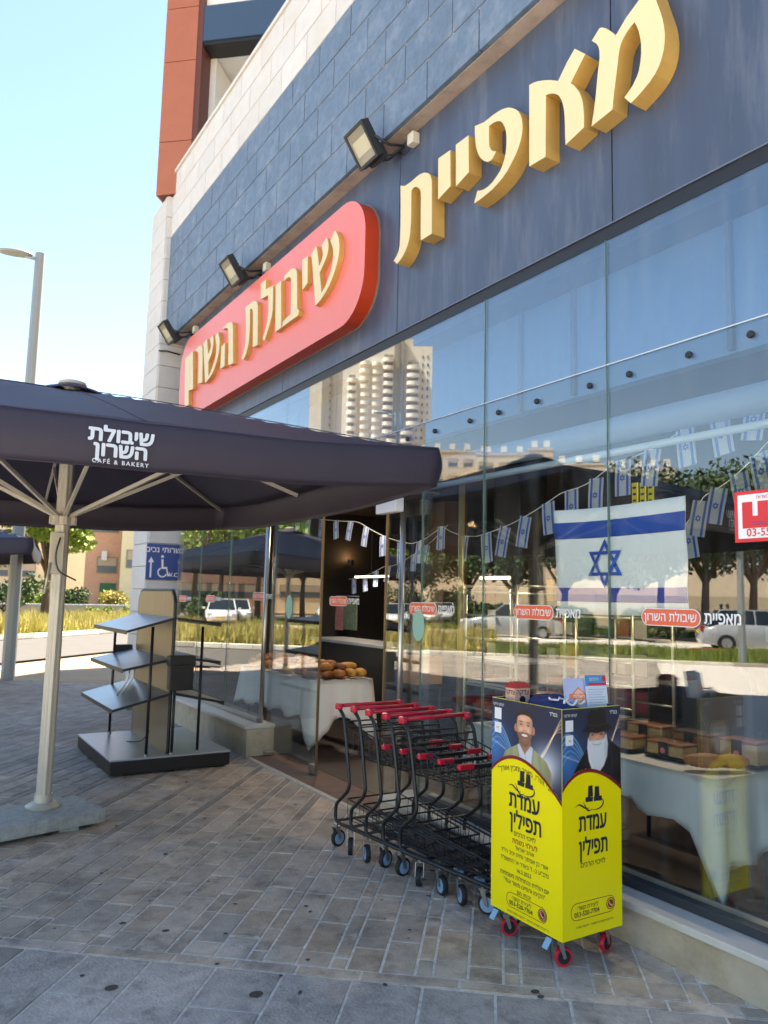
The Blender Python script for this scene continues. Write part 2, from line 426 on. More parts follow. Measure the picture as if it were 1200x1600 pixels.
# ---------------------------------------------------------------- the shop building
M_sblue = mat('blue_painted_stone', srgb('#5e7187'), .55, var=.16, scale=12, bump=.25, bscale=25, dirt=srgb('#93a1b0'), dscale=4.5, damt=.45, obj_var=.06)
M_scream = mat('cream_stone', srgb('#cdcbc9'), .7, var=.05, scale=6, bump=.2, bscale=50, dirt=srgb('#c0b196'), dscale=2, damt=.25, obj_var=.04)
M_grout = mat('grout', srgb('#b8aca2'), .9, var=.2, scale=15)
M_soffit = mat('soffit_plaster', srgb('#b3a399'), .8, var=.12, scale=5, dirt=srgb('#6e625a'), dscale=3, damt=.6)
M_fascia = mat('fascia_metal', srgb('#434e64'), .42, metal=.0, var=.12, scale=2, dirt=srgb('#8a909a'), dscale=2.2, damt=.28, stretch=(1, 3, .4), low=.12, lscale=.7, coat=.15)
M_black = mat('black_metal', srgb('#1c1c1e'), .45)
M_dark = mat('dark_frame', srgb('#3a3f47'), .45, metal=.3)
M_marble = mat('sill_marble', srgb('#c9c4bc'), .45, var=.08, scale=5, dirt=srgb('#a89f93'), dscale=4, damt=.35)
M_plinth = mat('plinth_stone', srgb('#b7aa95'), .8, var=.12, scale=7, bump=.3, dirt=srgb('#8a7454'), dscale=2.5, damt=.6)
M_steel = mat('brushed_steel', srgb('#b4b2ac'), .32, metal=.9, var=.06, stretch=(1, 1, .1))
M_alu = mat('aluminium', srgb('#a9a79f'), .45, metal=.5, var=.06)
M_brass = mat('bronze_edge', srgb('#8a7350'), .4, metal=.6)
M_glass = glass_mat('window_glass', tint=(.93, .96, .95), base=.055, gain=1.05, smear=.03)
M_glassd = glass_mat('upper_glass', tint=(.84, .92, .96), base=.10, gain=1.15, smear=.05)
M_gedge = mat('glass_edge', srgb('#5c7a70'), .2)
M_white = mat('white_paint', srgb('#dcdcd8'), .5)
M_bulk = mat('bulkhead_panel', srgb('#4f7196'), .6, var=.05)
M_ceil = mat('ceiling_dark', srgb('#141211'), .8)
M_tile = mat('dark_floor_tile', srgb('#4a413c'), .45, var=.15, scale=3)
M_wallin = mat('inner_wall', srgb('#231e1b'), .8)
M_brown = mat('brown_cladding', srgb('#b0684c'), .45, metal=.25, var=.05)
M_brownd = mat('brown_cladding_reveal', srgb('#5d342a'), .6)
M_navy = mat('navy_beam', srgb('#354a63'), .5)
M_balc = mat('balcony_plaster', srgb('#d8d6d0'), .85, var=.03)

B = thing('shop_building', (GX, 5, 0), 'shop building with dark fascia, blue painted stone courses and tall glass front', 'building')
# upper stone mass
box('upper_wall', 3.080, 9.6, -3, 11.275, 5.56, 7.99, M_grout, B)
box('lintel', 3.40, 9.6, -3, 11.28, 5.352, 5.558, M_grout, B)
box('soffit', 3.112, 3.40, -3, 11.28, 5.352, 5.556, M_soffit, B)
rows = [5.35 + .33125 * i for i in range(9)]
rnd = random.Random(2); smesh = {}
def stone(name, y0, y1, z0, z1, m, x0=3.07, x1=3.112, parent=B, bev=.004, j=.013):
    k = (name, round(y1-y0, 3), round(z1-z0, 3), m.name)
    if k not in smesh:
        bm = bmesh.new(); add_box(bm, (0, 0, 0), (x1 - x0, y1 - y0 - j, z1 - z0 - j), bev=bev)
        d = bpy.data.meshes.new(name); bm.to_mesh(d); bm.free(); d.materials.append(m); smesh[k] = d
    o = link(name, smesh[k], None, parent)
    o.location = Vector(((x0+x1)/2 + rnd.uniform(-.0015, .0015), (y0+y1)/2, (z0+z1)/2)) - wloc(parent); return o
for r in range(8):
    m = M_sblue if r < 5 else M_scream
    y = 11.28; sh = (.31 if r % 2 else .62)
    first = True
    while y > -2.9:
        L = sh if first else .62
        first = False
        stone('facing_stone', y - L, y, rows[r], rows[r+1], m); y -= L
box('coping', 3.045, 3.45, -3, 11.29, 8.002, 8.05, M_scream, B, .006)
# fascia between soffit and glass
for (y0, y1) in ((-3.0, .62), (.625, 2.825), (2.83, 5.055), (5.06, 7.26), (7.265, 9.46), (9.465, 10.86)):
    box('fascia_panel', GX, 3.30, y0 + .002, y1 - .002, 3.74, 5.348, M_fascia, B, .003)
box('fascia_backing', 3.305, 3.38, -3, 10.85, 3.66, 5.35, M_black, B)
box('head_channel', 3.236, 3.304, -3, 10.85, 3.65, 3.728, M_black, B)
box('fascia_lip', GX - .004, GX + .02, -3, 10.86, 3.730, 3.7385, mat('lip_metal', srgb('#6d7685'), .4, metal=.5), B)
# end return of the glass front and the pier
box('end_wall', 3.52, 9.6, 10.87, 11.26, 0, 5.345, M_wallin, B)
pr = box('pier', 3.03, 3.9, 11.302, 12.1, -.05, 7.7, M_grout, B)
for i in range(23):
    o = box('pier_stone', 3.0, 3.46, 11.262 if i * .33 > 9 else 11.27, 11.30, i * .333 + .003, i * .333 + .328, M_scream, B, .004)
    box('pier_stone', 2.985, 3.028, 11.304, 12.09, i * .333 + .003, i * .333 + .328, M_scream, B, .004)
tube('wall_cable', [(2.98, 11.25, 5.2), (3.1, 11.25, 5.22), (3.3, 11.25, 5.2)], .012, M_black, B)

# glazing ------------------------------------------------------
def pane(y0, y1, z0, z1, m, x=GX, name='glass_pane'):
    p = box(name, x, x + .012, y0 + .003, y1 - .003, z0 + .002, z1 - .002, m, B)
    ky, kz = rnd.uniform(-.0022, .0022), rnd.uniform(-.0016, .0016)      # panes never hang perfectly true
    for v in p.data.vertices: v.co.x += (v.co.y + 5 - (y0+y1)/2) * ky + (v.co.z - (z0+z1)/2) * kz
    return p
YJ = [-2.98, -2.42, -1.36, -.3, .76, 1.82, 2.88, 3.94, 5.0, 6.06, 7.12, 8.18, 9.24, 10.58]
for a, b in zip(YJ, YJ[1:]): pane(a, b, 2.925, 3.645, M_glassd)
YL = [-2.98, -2.42, -1.36, -.3, .76, 1.82, 2.88, 3.94, 4.64]
for a, b in zip(YL, YL[1:]): pane(a, b, .19, 2.918, M_glass)
for a, b in ((4.64, 5.0), (5.0, 6.06), (6.06, 7.12), (7.12, 7.5)): pane(a, b, 2.41, 2.918, M_glass)
for a, b in ((7.53, 8.55), (8.55, 9.6), (9.6, 10.58)): pane(a, b, .30, 2.918, M_glass)
pane(6.33, 7.46, .06, 2.39, M_glass, GX + .05, 'sliding_door_leaf')
pane(4.66, 5.28, .06, 2.37, M_glass, GX + .09, 'sliding_door_leaf')
for y, z0, z1, x, mm in ((6.33, .05, 2.4, GX + .056, M_brass), (5.28, .05, 2.38, GX + .096, M_brass), (4.645, .19, 2.41, GX + .006, M_gedge), (2.88, .2, 3.65, GX + .006, M_gedge), (3.94, .2, 3.65, GX + .006, M_gedge), (1.82, .2, 3.65, GX + .006, M_gedge), (8.55, .3, 2.9, GX + .006, M_gedge), (9.6, .3, 2.9, GX + .006, M_gedge)):
    w = .009 if mm is M_brass else .0014
    box('edge_trim', x - .010, x + .009, y - w, y + w, z0, z1, mm, B)
# door tracks, posts
tube('door_post', [(GX + .01, 7.5, .02), (GX + .01, 7.5, 2.42)], .024, M_steel, B, 12)
tube('door_post', [(GX + .05, 4.98, .02), (GX + .05, 4.98, 2.36)], .022, M_steel, B, 12)
box('door_track', GX + .02, GX + .16, 4.66, 7.48, 2.392, 2.408, M_dark, B)
box('door_sensor', GX - .06, GX + .015, 4.92, 5.22, 2.27, 2.385, M_white, B, .01)
box('door_clamp', GX + .035, GX + .08, 6.34, 6.44, .02, .10, M_steel, B, .004)
box('floor_clamp', GX - .01, GX + .09, 7.30, 7.46, .02, .055, M_steel, B, .004)
# clamping strip with point fixings
for (y, z) in ((1.2, 2.85), (1.62, 2.86), (2.02, 2.85), (2.35, 2.84), (2.72, 2.83), (3.0, 2.83), (3.43, 2.83), (3.79, 2.83), (4.09, 2.83), (4.5, 2.83), (4.86, 2.83), (5.14, 2.83), (5.9, 2.83), (6.2, 2.83)):
    lathe('glass_fixing', [(0, -.016), (.014, -.016), (.018, -.012), (.018, 0)], (GX - .001, y, z), M_black, B, 12, 'X')
box('glass_joint_bead', GX - .004, GX + .002, -2.98, 10.58, 2.9185, 2.9245, mat('silicone', srgb('#c5d3da'), .4), B)
# bottom frame and sills
box('bottom_frame', 3.195, 3.25, -2.98, 4.64, .202, .245, M_dark, B, .003)
box('bottom_frame', 3.195, 3.25, 7.53, 10.58, .312, .352, M_alu, B, .003)
for i in range(8):
    y1 = 4.88 - i * 1.06
    box('sill_cap', 3.045, 3.34, y1 - 1.056, y1 - .002, .165, .20, M_marble, B, .006)
    box('plinth_stone', 3.062, 3.33, y1 - 1.056, y1 - .002, -.05, .163, M_plinth, B, .003)
for i in range(4):
    y0 = 7.36 + i * .9
    box('sill_cap', 3.02, 3.34, y0 + .002, y0 + .896, .275, .31, M_marble, B, .006)
    box('plinth_stone', 3.035, 3.33, y0 + .002, y0 + .896, -.05, .273, M_plinth, B, .003)
box('inner_curb', 3.252, 3.34, -2.98, 4.6, .20, .232, mat('inner_trim', srgb('#b8ad98'), .6), B)
M_red_thr = mat('threshold_stone', srgb('#6e584c'), .7, var=.2, scale=6)
for i in range(3): box('threshold_slab', 3.075, 3.42, 4.885 + i * .822, 4.885 + i * .822 + .818, -.03, .012, M_red_thr, B, .003)
box('threshold_edge', 3.03, 3.072, 4.885, 7.35, -.03, .014, mat('worn_edge', srgb('#bcb3a6'), .8, var=.2, scale=20), B, .004)
# interior shell
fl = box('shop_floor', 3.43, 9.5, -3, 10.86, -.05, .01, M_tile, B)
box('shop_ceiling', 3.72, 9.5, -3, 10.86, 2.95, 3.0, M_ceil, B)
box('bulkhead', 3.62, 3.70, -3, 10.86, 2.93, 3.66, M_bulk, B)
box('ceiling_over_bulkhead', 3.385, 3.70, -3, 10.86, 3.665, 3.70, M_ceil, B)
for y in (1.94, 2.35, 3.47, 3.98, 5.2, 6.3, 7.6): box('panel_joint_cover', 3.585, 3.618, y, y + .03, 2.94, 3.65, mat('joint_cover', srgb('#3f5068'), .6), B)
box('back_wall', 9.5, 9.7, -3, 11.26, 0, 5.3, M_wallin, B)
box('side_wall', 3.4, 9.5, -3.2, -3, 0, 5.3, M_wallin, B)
tube('blind_roller', [(3.42, 1.95, 2.60), (3.42, 6.0, 2.60)], .075, mat('blind_cloth', srgb('#6d819b'), .6), B, 16)
tube('blind_rail', [(3.42, 1.97, 2.47), (3.42, 6.0, 2.47)], .022, mat('rail_grey', srgb('#a5b0bb'), .5), B, 8)
box('blind_bracket', 3.36, 3.45, 1.90, 1.94, 2.42, 2.70, M_white, B, .01)
lathe('blind_cap', [(0, 0), (.03, 0), (.03, .09), (0, .09)], (3.42, 1.83, 2.47), M_white, B, 12, 'Y')
lathe('blind_cap', [(0, 0), (.045, 0), (.045, .05), (0, .05)], (3.42, 1.86, 2.60), M_white, B, 12, 'Y')
# inside columns
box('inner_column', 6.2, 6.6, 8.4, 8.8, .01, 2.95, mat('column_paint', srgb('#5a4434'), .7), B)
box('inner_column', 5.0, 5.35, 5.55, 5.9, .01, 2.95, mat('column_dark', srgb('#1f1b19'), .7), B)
tube('slim_post', [(4.0, 5.17, .01), (4.0, 5.17, 2.95)], .028, mat('gold_lit_post', srgb('#a59668'), .4, metal=.5), B, 10)  # steel post, the golden light on it put into its base colour

# ---- apartment tower above the podium, turned 45 degrees
T = thing('apartment_tower', (2.9, 11.4, 8), 'apartment tower above the shop with brown metal cladding and a recessed balcony', 'building')
P0 = Vector((2.84, 11.36, 0)); TE = Vector((.737, -.676, 0)); TN = Vector((.676, .737, 0))
def tpt(a, b, z): return P0 + TE * a + TN * b + Vector((0, 0, z))
def tbox(name, a0, a1, b0, b1, z0, z1, m, bev=0.):
    bm = bmesh.new(); add_box(bm, (0, 0, 0), (a1-a0, b1-b0, z1-z0), bev=bev)
    for v in bm.verts:
        v.co = tpt((a0+a1)/2 + v.co.x, (b0+b1)/2 + v.co.y, (z0+z1)/2 + v.co.z)
    return bmobj(name, bm, m, T)
def zt(px, py):       # height where a pixel ray meets the tower's front plane
    d = Vector(ray(px, py).tolist()); c = Vector(CAM.tolist()); t = (P0 - c).dot(TN) / d.dot(TN); q = c + d * t
    return (q - P0).dot(TE), q.z
wR = zt(308, 60)[0]; wD = zt(316, 60)[0]
zs = [zt(255, 304)[1] , zt(258, 222)[1], zt(266, 97)[1], zt(270, 14)[1]]
zs += [zs[-1] + 1.15, zs[-1] + 2.3, 14.5, 16, 17.5, 18.6]
for a, b in zip(zs, zs[1:]):
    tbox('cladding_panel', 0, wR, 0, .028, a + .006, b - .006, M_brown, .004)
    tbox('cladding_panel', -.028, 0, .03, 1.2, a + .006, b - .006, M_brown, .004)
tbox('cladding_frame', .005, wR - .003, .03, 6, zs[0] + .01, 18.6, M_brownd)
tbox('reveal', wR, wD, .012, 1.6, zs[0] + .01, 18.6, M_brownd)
zb0 = zt(316, 68)[1]; zb1 = zt(316, 8)[1]
tbox('balcony_side_wall', wD, wD + .1, .35, 2.6, 7.2, zb0, M_balc)
tbox('balcony_beam', wD, wD + 9, .02, .32, zb0 + .06, zb1, M_navy)
tbox('balcony_drip', wD, wD + 9, .04, .36, zb0, zb0 + .055, M_black)
tbox('balcony_ceiling', wD, wD + 9, .365, 2.6, zb0 + .02, zb0 + .3, M_balc)
tbox('balcony_back_wall', wD + .1, wD + 9, 1.72, 2.6, 7.2, zb0 + .015, M_balc)
tbox('upper_storeys', wD, 9.5, .5, 15, zb1 + .5, 18.6, mat('tower_plaster', srgb('#cfc8ba'), .8, var=.04))
tbox('balcony_rail', wD, wD + 9, .1, .14, zb1 + .0, zb1 + .5, M_balc)
tbox('lower_storeys', wD + .12, 9.4, 2.62, 15, 8.06, zb1 + .48, M_balc)
# ---------------------------------------------------------------- signs on the fascia
M_gold = mat('letter_cream', srgb('#dfcda0'), .45, var=.03, bump=.03)
M_goldside = mat('letter_side', srgb('#c9a258'), .5, var=.05, dirt=srgb('#8f6a35'), dscale=3, damt=.3)
M_pill = mat('sign_pink_acrylic', srgb('#e67a70'), .35, var=.02)
M_pillside = mat('sign_red_side', srgb('#c2401f'), .35)
def crop(ox, oy, k, pts): return [(ox + x / k, oy + y / k) for x, y in pts]
def letter_mesh(polys, xf, xb, parent, smooth_it=True):
    bm = bmesh.new()
    for poly in polys:
        w = [at(px, py, 0, xf) for px, py in poly]
        add_prism(bm, [(p.y, p.z) for p in w], facade_fn(0), xf, xb)
    bmesh.ops.recalc_face_normals(bm, faces=bm.faces)
    es = [e for e in bm.edges if all(abs(v.co.x - xf) < 1e-5 for v in e.verts) and any(abs(f.normal.x) < .5 for f in e.link_faces)]
    o = bmobj('letter', bm, M_gold, parent)
    o.data.materials.append(M_goldside)
    for p in o.data.polygons: p.material_index = 0 if abs(p.normal.x) > .5 else 1
    return o
LS = thing('shop_sign', (GX, 3.6, 4.4), 'row of six large cream Hebrew letters standing proud of the dark fascia', 'sign lettering')
A_ = lambda p: crop(900, 0, 6, p); B_ = lambda p: crop(720, 60, 5, p); C_ = lambda p: crop(600, 200, 6.667, p)
big = [
 A_([(145,1185),(165,1060),(185,900),(205,680),(222,540),(220,480),(210,435),(190,408),(148,382),(220,265),(245,257),(285,268),(330,295),(372,332),(470,165),(590,0),(640,-75),(690,-150),(705,-130),(720,-90),(750,0),(790,110),(812,180),(824,240),(832,320),(830,400),(822,470),(800,560),(772,630),(740,695),(690,770),(640,830),(580,900),(515,968),(452,915),(490,865),(530,805),(570,720),(590,660),(604,580),(611,500),(611,430),(605,370),(590,300),(572,250),(548,207),(515,245),(480,295),(445,355),(425,400),(410,450),(400,510),(390,600),(375,720),(355,880),(342,1025)]),
 B_([(535,1000),(535,365),(570,345),(600,335),(650,327),(700,325),(760,332),(830,185),(890,80),(972,122),(915,235),(858,350),(885,368),(905,392),(925,420),(940,455),(950,490),(957,540),(962,600),(962,695),(818,832),(815,760),(814,680),(811,610),(806,555),(798,515),(785,478),(768,448),(745,435),(715,430),(690,433),(665,443),(662,925)]),
 B_([(110,685),(150,668),(180,655),(215,628),(250,600),(285,575),(320,555),(350,545),(375,540),(405,545),(430,555),(450,572),(465,595),(475,625),(480,660),(482,695),(478,740),(470,785),(458,830),(440,880),(420,925),(390,985),(360,1040),(325,1090),(290,1132),(245,1180),(200,1218),(150,1258),(103,1290),(130,1190),(155,1188),(180,1180),(215,1155),(250,1120),(285,1070),(310,1030),(330,980),(343,930),(352,880),(357,820),(357,760),(352,722),(343,695),(330,665),(315,650),(300,645),(275,650),(255,658),(220,685),(220,780),(222,840),(235,870),(250,880),(275,882),(255,925),(240,950),(215,962),(195,962),(175,953),(155,935),(140,912),(128,880),(118,840),(113,790),(110,740)]),
 C_([(748,175),(880,75),(883,460),(748,610)]),
 C_([(565,318),(690,230),(692,605),(563,745)]),
 C_([(172,600),(215,603),(245,585),(280,560),(320,525),(350,500),(375,482),(400,470),(425,465),(445,466),(465,474),(480,490),(490,510),(496,540),(498,620),(498,1100),(382,1172),(384,720),(383,680),(378,650),(365,628),(350,617),(335,612),(320,615),(305,625),(285,650),(283,900),(280,1000),(272,1100),(260,1170),(242,1230),(220,1285),(195,1335),(165,1380),(135,1415),(100,1382),(130,1335),(150,1285),(163,1225),(167,1150),(172,1000),(174,800)])]
for p in big: letter_mesh([p], 3.11, GX - .002, LS)
# pill-shaped sign
PS = thing('oval_sign', (GX, 7.9, 4.5), 'long rounded pink and red sign board with cream Hebrew letters on the fascia', 'sign board')
y0, y1, z0, z1 = 5.34, 10.42, 3.95, 5.08
bm = bmesh.new(); pl = [(-x, y) for x, y in rrect(y1 - y0, z1 - z0, .40, 10)]
add_prism(bm, [((y0+y1)/2 + u, (z0+z1)/2 + v) for u, v in pl], facade_fn(0), 3.075, GX - .02)
ps = bmobj('board', bm, M_pill, PS); ps.data.materials.append(M_pillside)
for p in ps.data.polygons: p.material_index = 0 if abs(p.normal.x) > .5 else 1
bm = bmesh.new(); add_prism(bm, [((y0+y1)/2 + u * 1.003, (z0+z1)/2 + v * 1.012) for u, v in pl], facade_fn(0), GX - .019, GX - .001)
bmobj('back_tray', bm, mat('tray_metal', srgb('#9a8f89'), .4, metal=.4), PS)
D_ = lambda p: crop(440, 320, 6.667, p); E_ = lambda p: crop(280, 440, 6.667, p)
small = [
 [D_([(310,515),(335,470),(362,430),(370,480),(378,530),(392,640),(415,580),(430,520),(425,470),(418,425),(445,380),(470,345),(482,370),(488,410),(486,460),(480,500),(465,550),(445,600),(395,710),(405,800),(415,915),(445,865),(470,810),(495,745),(515,680),(528,620),(536,560),(538,500),(530,435),(508,375),(530,318),(553,268),(575,295),(592,335),(602,400),(602,460),(596,520),(585,580),(568,645),(545,715),(520,785),(490,850),(450,925),(402,995),(350,1052),(340,900),(325,700)])],
 [D_([(215,575),(272,535),(270,815),(215,890)])],
 [D_([(25,790),(28,745),(60,705),(85,680),(110,662),(130,662),(145,670),(155,685),(160,710),(162,1075),(182,1100),(168,1155),(5,1272),(12,1215),(95,1135),(100,790),(95,768),(85,755),(70,752),(55,765)])],
 [E_([(1005,40),(1062,-10),(1062,480),(1000,525)])],
 [E_([(850,20),(905,-25),(900,80),(978,38),(977,180),(973,300),(962,370),(945,430),(920,520),(890,615),(865,600),(885,540),(905,470),(920,400),(928,330),(930,230),(925,140),(850,185)])],
 [E_([(690,268),(725,240),(760,212),(785,203),(802,207),(814,222),(818,250),(817,450),(815,660),(765,685),(767,500),(768,320),(762,292),(750,280),(738,290),(737,400),(735,500),(728,600),(715,680),(695,755),(670,815),(648,800),(670,740),(685,680),(693,590),(696,500),(694,380)])],
 [E_([(450,490),(475,462),(500,440),(525,424),(545,422),(556,435),(560,460),(560,850),(510,872),(512,700),(512,520),(506,495),(492,482),(472,488),(450,500)]), E_([(438,680),(478,635),(472,880),(426,907)])],
 [E_([(252,650),(272,615),(290,595),(296,680),(300,760),(318,715),(330,680),(328,640),(322,600),(350,555),(356,600),(355,650),(348,700),(340,740),(322,790),(303,835),(303,985),(330,930),(350,880),(366,830),(378,780),(385,720),(386,660),(375,570),(405,525),(416,570),(421,620),(416,700),(405,770),(390,835),(368,900),(340,965),(305,1015),(270,1057),(262,900),(255,760)])],
 [E_([(165,718),(185,695),(205,675),(225,665),(238,675),(243,700),(242,880),(240,1050),(195,1064),(200,900),(202,760),(198,735),(186,722)])],
 [E_([(103,760),(142,722),(144,1117),(98,1137)])],
 [E_([(62,805),(102,765),(99,1000),(98,1282),(55,1312),(58,1050)])]]
for p in small: letter_mesh(p, 3.022, 3.073, PS)
# ---- floodlights
M_lamp = mat('floodlight_black', srgb('#23252a'), .5, var=.1)
M_refl = mat('floodlight_reflector', srgb('#8f8b80'), .4)
M_led = mat('led_plate', srgb('#b9b6a2'), .5)
M_jbox = mat('junction_box_plastic', srgb('#cfcabb'), .6)
def flood(y, label):
    t = thing('floodlight', (3.2, y, 5.2), label, 'floodlight', 'floodlights under the stone ledge')
    R = Matrix.Rotation(math.radians(56), 3, 'Y')
    c = Vector((2.87, y, 5.225)); hw, hl, hd = .148, .14, .035
    def W(p): return c + R @ Vector(p)
    def rb(name, a, b, m, bev=0):
        bm = bmesh.new(); add_box(bm, tuple((a[i]+b[i])/2 for i in range(3)), tuple(abs(a[i]-b[i]) for i in range(3)), bev=bev)
        for v in bm.verts: v.co = W(v.co)
        return bmobj(name, bm, m, t)
    rb('housing', (-hw, -hl, 0), (hw, hl, .05), M_lamp, .008)
    for q in ((-hw, -hw + .022, -hl, hl), (hw - .022, hw, -hl, hl), (-hw + .022, hw - .022, -hl, -hl + .022), (-hw + .022, hw - .022, hl - .022, hl)):
        rb('bezel', (q[0], q[2], -.03), (q[1], q[3], 0), M_lamp)
    bm = bmesh.new()
    a = [bm.verts.new(W(p)) for p in ((-hw+.022, -hl+.022, -.018), (hw-.022, -hl+.022, -.018), (hw-.022, hl-.022, -.018), (-hw+.022, hl-.022, -.018))]
    b = [bm.verts.new(W(p)) for p in ((-.06, -.11, -.002), (.06, -.11, -.002), (.06, .11, -.002), (-.06, .11, -.002))]
    for k in range(4): bm.faces.new((a[k], a[(k+1) % 4], b[(k+1) % 4], b[k]))
    bmobj('reflector', bm, M_refl, t)
    rb('led_plate', (-.06, -.11, -.006), (.06, .11, -.0015), M_led)
    for k in range(7): rb('fin', (-.10 + k*.033, -hl*.8, .05), (-.095 + k*.033, hl*.8, .075), M_lamp)
    rb('driver_box', (hw - .10, -.10, .05), (hw + .02, .10, .11), M_lamp, .006)
    tube('bracket', arc_pts([W((0, -hl - .01, .02)), W((.10, -hl - .01, .12)), (3.19, y - .12, 5.27), (3.19, y + .12, 5.27), W((.10, hl + .01, .12)), W((0, hl + .01, .02))], .02), .011, M_lamp, t, 6)
    tube('arm', [(3.19, y, 5.27), (3.235, y, 5.27)], .02, M_lamp, t)
    tube('cable', arc_pts([W((.1, 0, .11)), (3.12, y - .05, 5.2), (3.17, y - .15, 5.16), (3.19, y - .2, 5.2)], .04), .006, M_black, t, 6)
    box('junction_box', 3.16, 3.228, y - .285, y - .20, 5.215, 5.31, M_jbox, t, .008)
flood(5.06, 'nearest floodlight, large black lamp left of the big cream letters')
flood(7.98, 'middle floodlight, black lamp above the long pink sign board')
flood(10.45, 'farthest floodlight, black lamp at the left end of the ledge')
# ---- blue toilet sign on the pier
M_sblu = mat('sign_blue', srgb('#2b4c8f'), .4); M_swh = mat('sign_white', srgb('#e6e8ea'), .5)
WS = thing('toilet_sign', (3.2, 11.25, 2.1), 'blue sign with arrow and wheelchair symbol on the stone pier', 'sign')
box('plate', 2.975, 3.45, 11.238, 11.258, 1.80, 2.32, M_sblu, WS, .002)
text('lettering', 'שרותי נכים', .115, (3.21, 11.237, 2.235), (1, 0, 0), (0, 0, 1), M_swh, WS, bold=.03)
text('lettering', 'W.C', .085, (3.36, 11.237, 1.875), (1, 0, 0), (0, 0, 1), M_swh, WS, bold=.03, rtl=False)
bm = bmesh.new(); F2 = lambda u, v, d: Vector((3.0 + u, 11.2365 + d, 1.83 + v))
add_prism(bm, [(.03,0),(.055,0),(.055,.22),(.085,.22),(.042,.30),(0,.22),(.03,.22)], F2, -.001, .001); bmobj('arrow', bm, M_swh, WS)
bm = bmesh.new(); F3 = lambda u, v, d: Vector((3.13 + u, 11.2365 + d, 1.83 + v))
add_prism(bm, [(.075 + .022*math.cos(k*.7), .31 + .022*math.sin(k*.7)) for k in range(9)], F3, -.001, .001)
add_prism(bm, [(.06,.27),(.09,.27),(.095,.16),(.15,.16),(.175,.05),(.205,.05),(.205,.03),(.16,.03),(.135,.13),(.07,.13)], F3, -.001, .001)
ring = [(.085 + .075*math.cos(math.radians(a)), .08 + .075*math.sin(math.radians(a))) for a in range(110, 345, 15)]
ring += [(.085 + .055*math.cos(math.radians(a)), .08 + .055*math.sin(math.radians(a))) for a in range(340, 105, -15)]
add_prism(bm, ring, F3, -.001, .001); bmobj('wheelchair_symbol', bm, M_swh, WS)

# ---- window stickers
M_orange = mat('sticker_orange', srgb('#e2694a'), .5)
def sticker(py0, y_l, zc, s, label):
    """pill with white words and white bakery name beside it; y_l is the end towards the far side"""
    t = thing('window_sticker', (GX - .004, y_l, zc), label, 'window sticker', 'small shop name stickers along the glass')
    w, h = .345 * s, .088 * s
    bm = bmesh.new(); add_prism(bm, [(y_l - w/2 + u, zc + v) for u, v in rrect(w, h, h * .49, 6)], facade_fn(0), GX - .0035, GX - .001); bmobj('backing', bm, M_swh, t)
    bm = bmesh.new(); add_prism(bm, [(y_l - w/2 + u, zc + v) for u, v in rrect(w - .008, h - .008, h * .45, 6)], facade_fn(0), GX - .0045, GX - .0036); bmobj('label_field', bm, M_orange, t)
    text('lettering', 'שיבולת השרון', h * .70, (GX - .005, y_l - w/2, zc), (0, -1, 0), (0, 0, 1), M_swh, t, bold=.02, squash=.88)
    text('lettering', 'מאפיית', h * .92, (GX - .002, y_l - w - .115 * s, zc + .002), (0, -1, 0), (0, 0, 1), M_swh, t, bold=.03, squash=.8)
for (px, py, l) in ((1003, 955, 'shop name sticker just below the right corner of the large flag'), (803, 948, 'shop name sticker at the left edge of the large flag'), (640, 943, 'shop name sticker on the glass above the middle trolleys')):
    q = at(px, py + 5, 0, GX); sticker(0, q.y, q.z - .01, 1.0, l)
for (px, py, l) in ((455 - 60, 925, 'shop name sticker on the glass just left of the steel door post'), (322, 929, 'shop name sticker on the glass right of the metal display stand'), (280, 929, 'leftmost shop name sticker beside the rounded metal panel'), (515, 932, 'shop name sticker on the sliding door leaf')):
    q = at(px, py + 5, 0, GX); sticker(0, q.y, q.z - .01, .95, l)
# round teal door stickers
M_teal = mat('sticker_teal', srgb('#8fc0b6'), .5)
for (px, py, x, l) in ((452, 948, GX + .048, 'pale teal oval sticker hanging on the sliding door leaf'), (654, 977, GX - .002, 'pale teal oval sticker on the glass above the trolleys')):
    q = at(px, py, 0, x); bm = bmesh.new(); add_prism(bm, [(q.y + .075 * math.cos(k*math.pi/12), q.z + .115 * math.sin(k*math.pi/12)) for k in range(24)], facade_fn(0), x - .003, x - .001)
    tag(bmobj('oval_sticker', bm, M_teal), l, 'sticker')
# ---- red and white notice at the right edge
RN = thing('red_notice', (GX, 1.95, 2.0), 'white notice with red border and big red symbol stuck on the glass', 'notice')
M_red = mat('notice_red', srgb('#d42a30'), .45)
p = at(1148, 770, 0, GX); q = at(1151, 848, 0, GX); yl, zt_, zb_ = p.y, p.z, q.z
box('border', GX - .006, GX - .003, yl - .42, yl, zb_, zt_, M_red, RN)
box('paper', GX - .0075, GX - .0062, yl - .405, yl - .018, zb_ + .016, zt_ - .016, M_swh, RN)
bm = bmesh.new(); W0 = (yl - .05, zt_ - .15)
def Wf(u, v, d): return Vector((GX - .0085 + d, yl - .04 - u, zt_ - .15 + v))
add_prism(bm, [(0,.10),(.05,.10),(.05,.035),(.075,.035),(.075,.10),(.125,.10),(.125,.035),(.15,.035),(.15,.10),(.2,.10),(.2,-.02),(0,-.02)], Wf, -.0004, .0004); bmobj('symbol', bm, M_red, RN)
text('lettering', '03-5565158', .05, (GX - .009, yl - .18, zb_ + .04), (0, -1, 0), (0, 0, 1), M_red, RN, bold=.02, rtl=False)
text('lettering', 'כשרות מהדרין בהשגחה', .024, (GX - .009, yl - .2, zb_ + .082), (0, -1, 0), (0, 0, 1), M_sblu, RN)
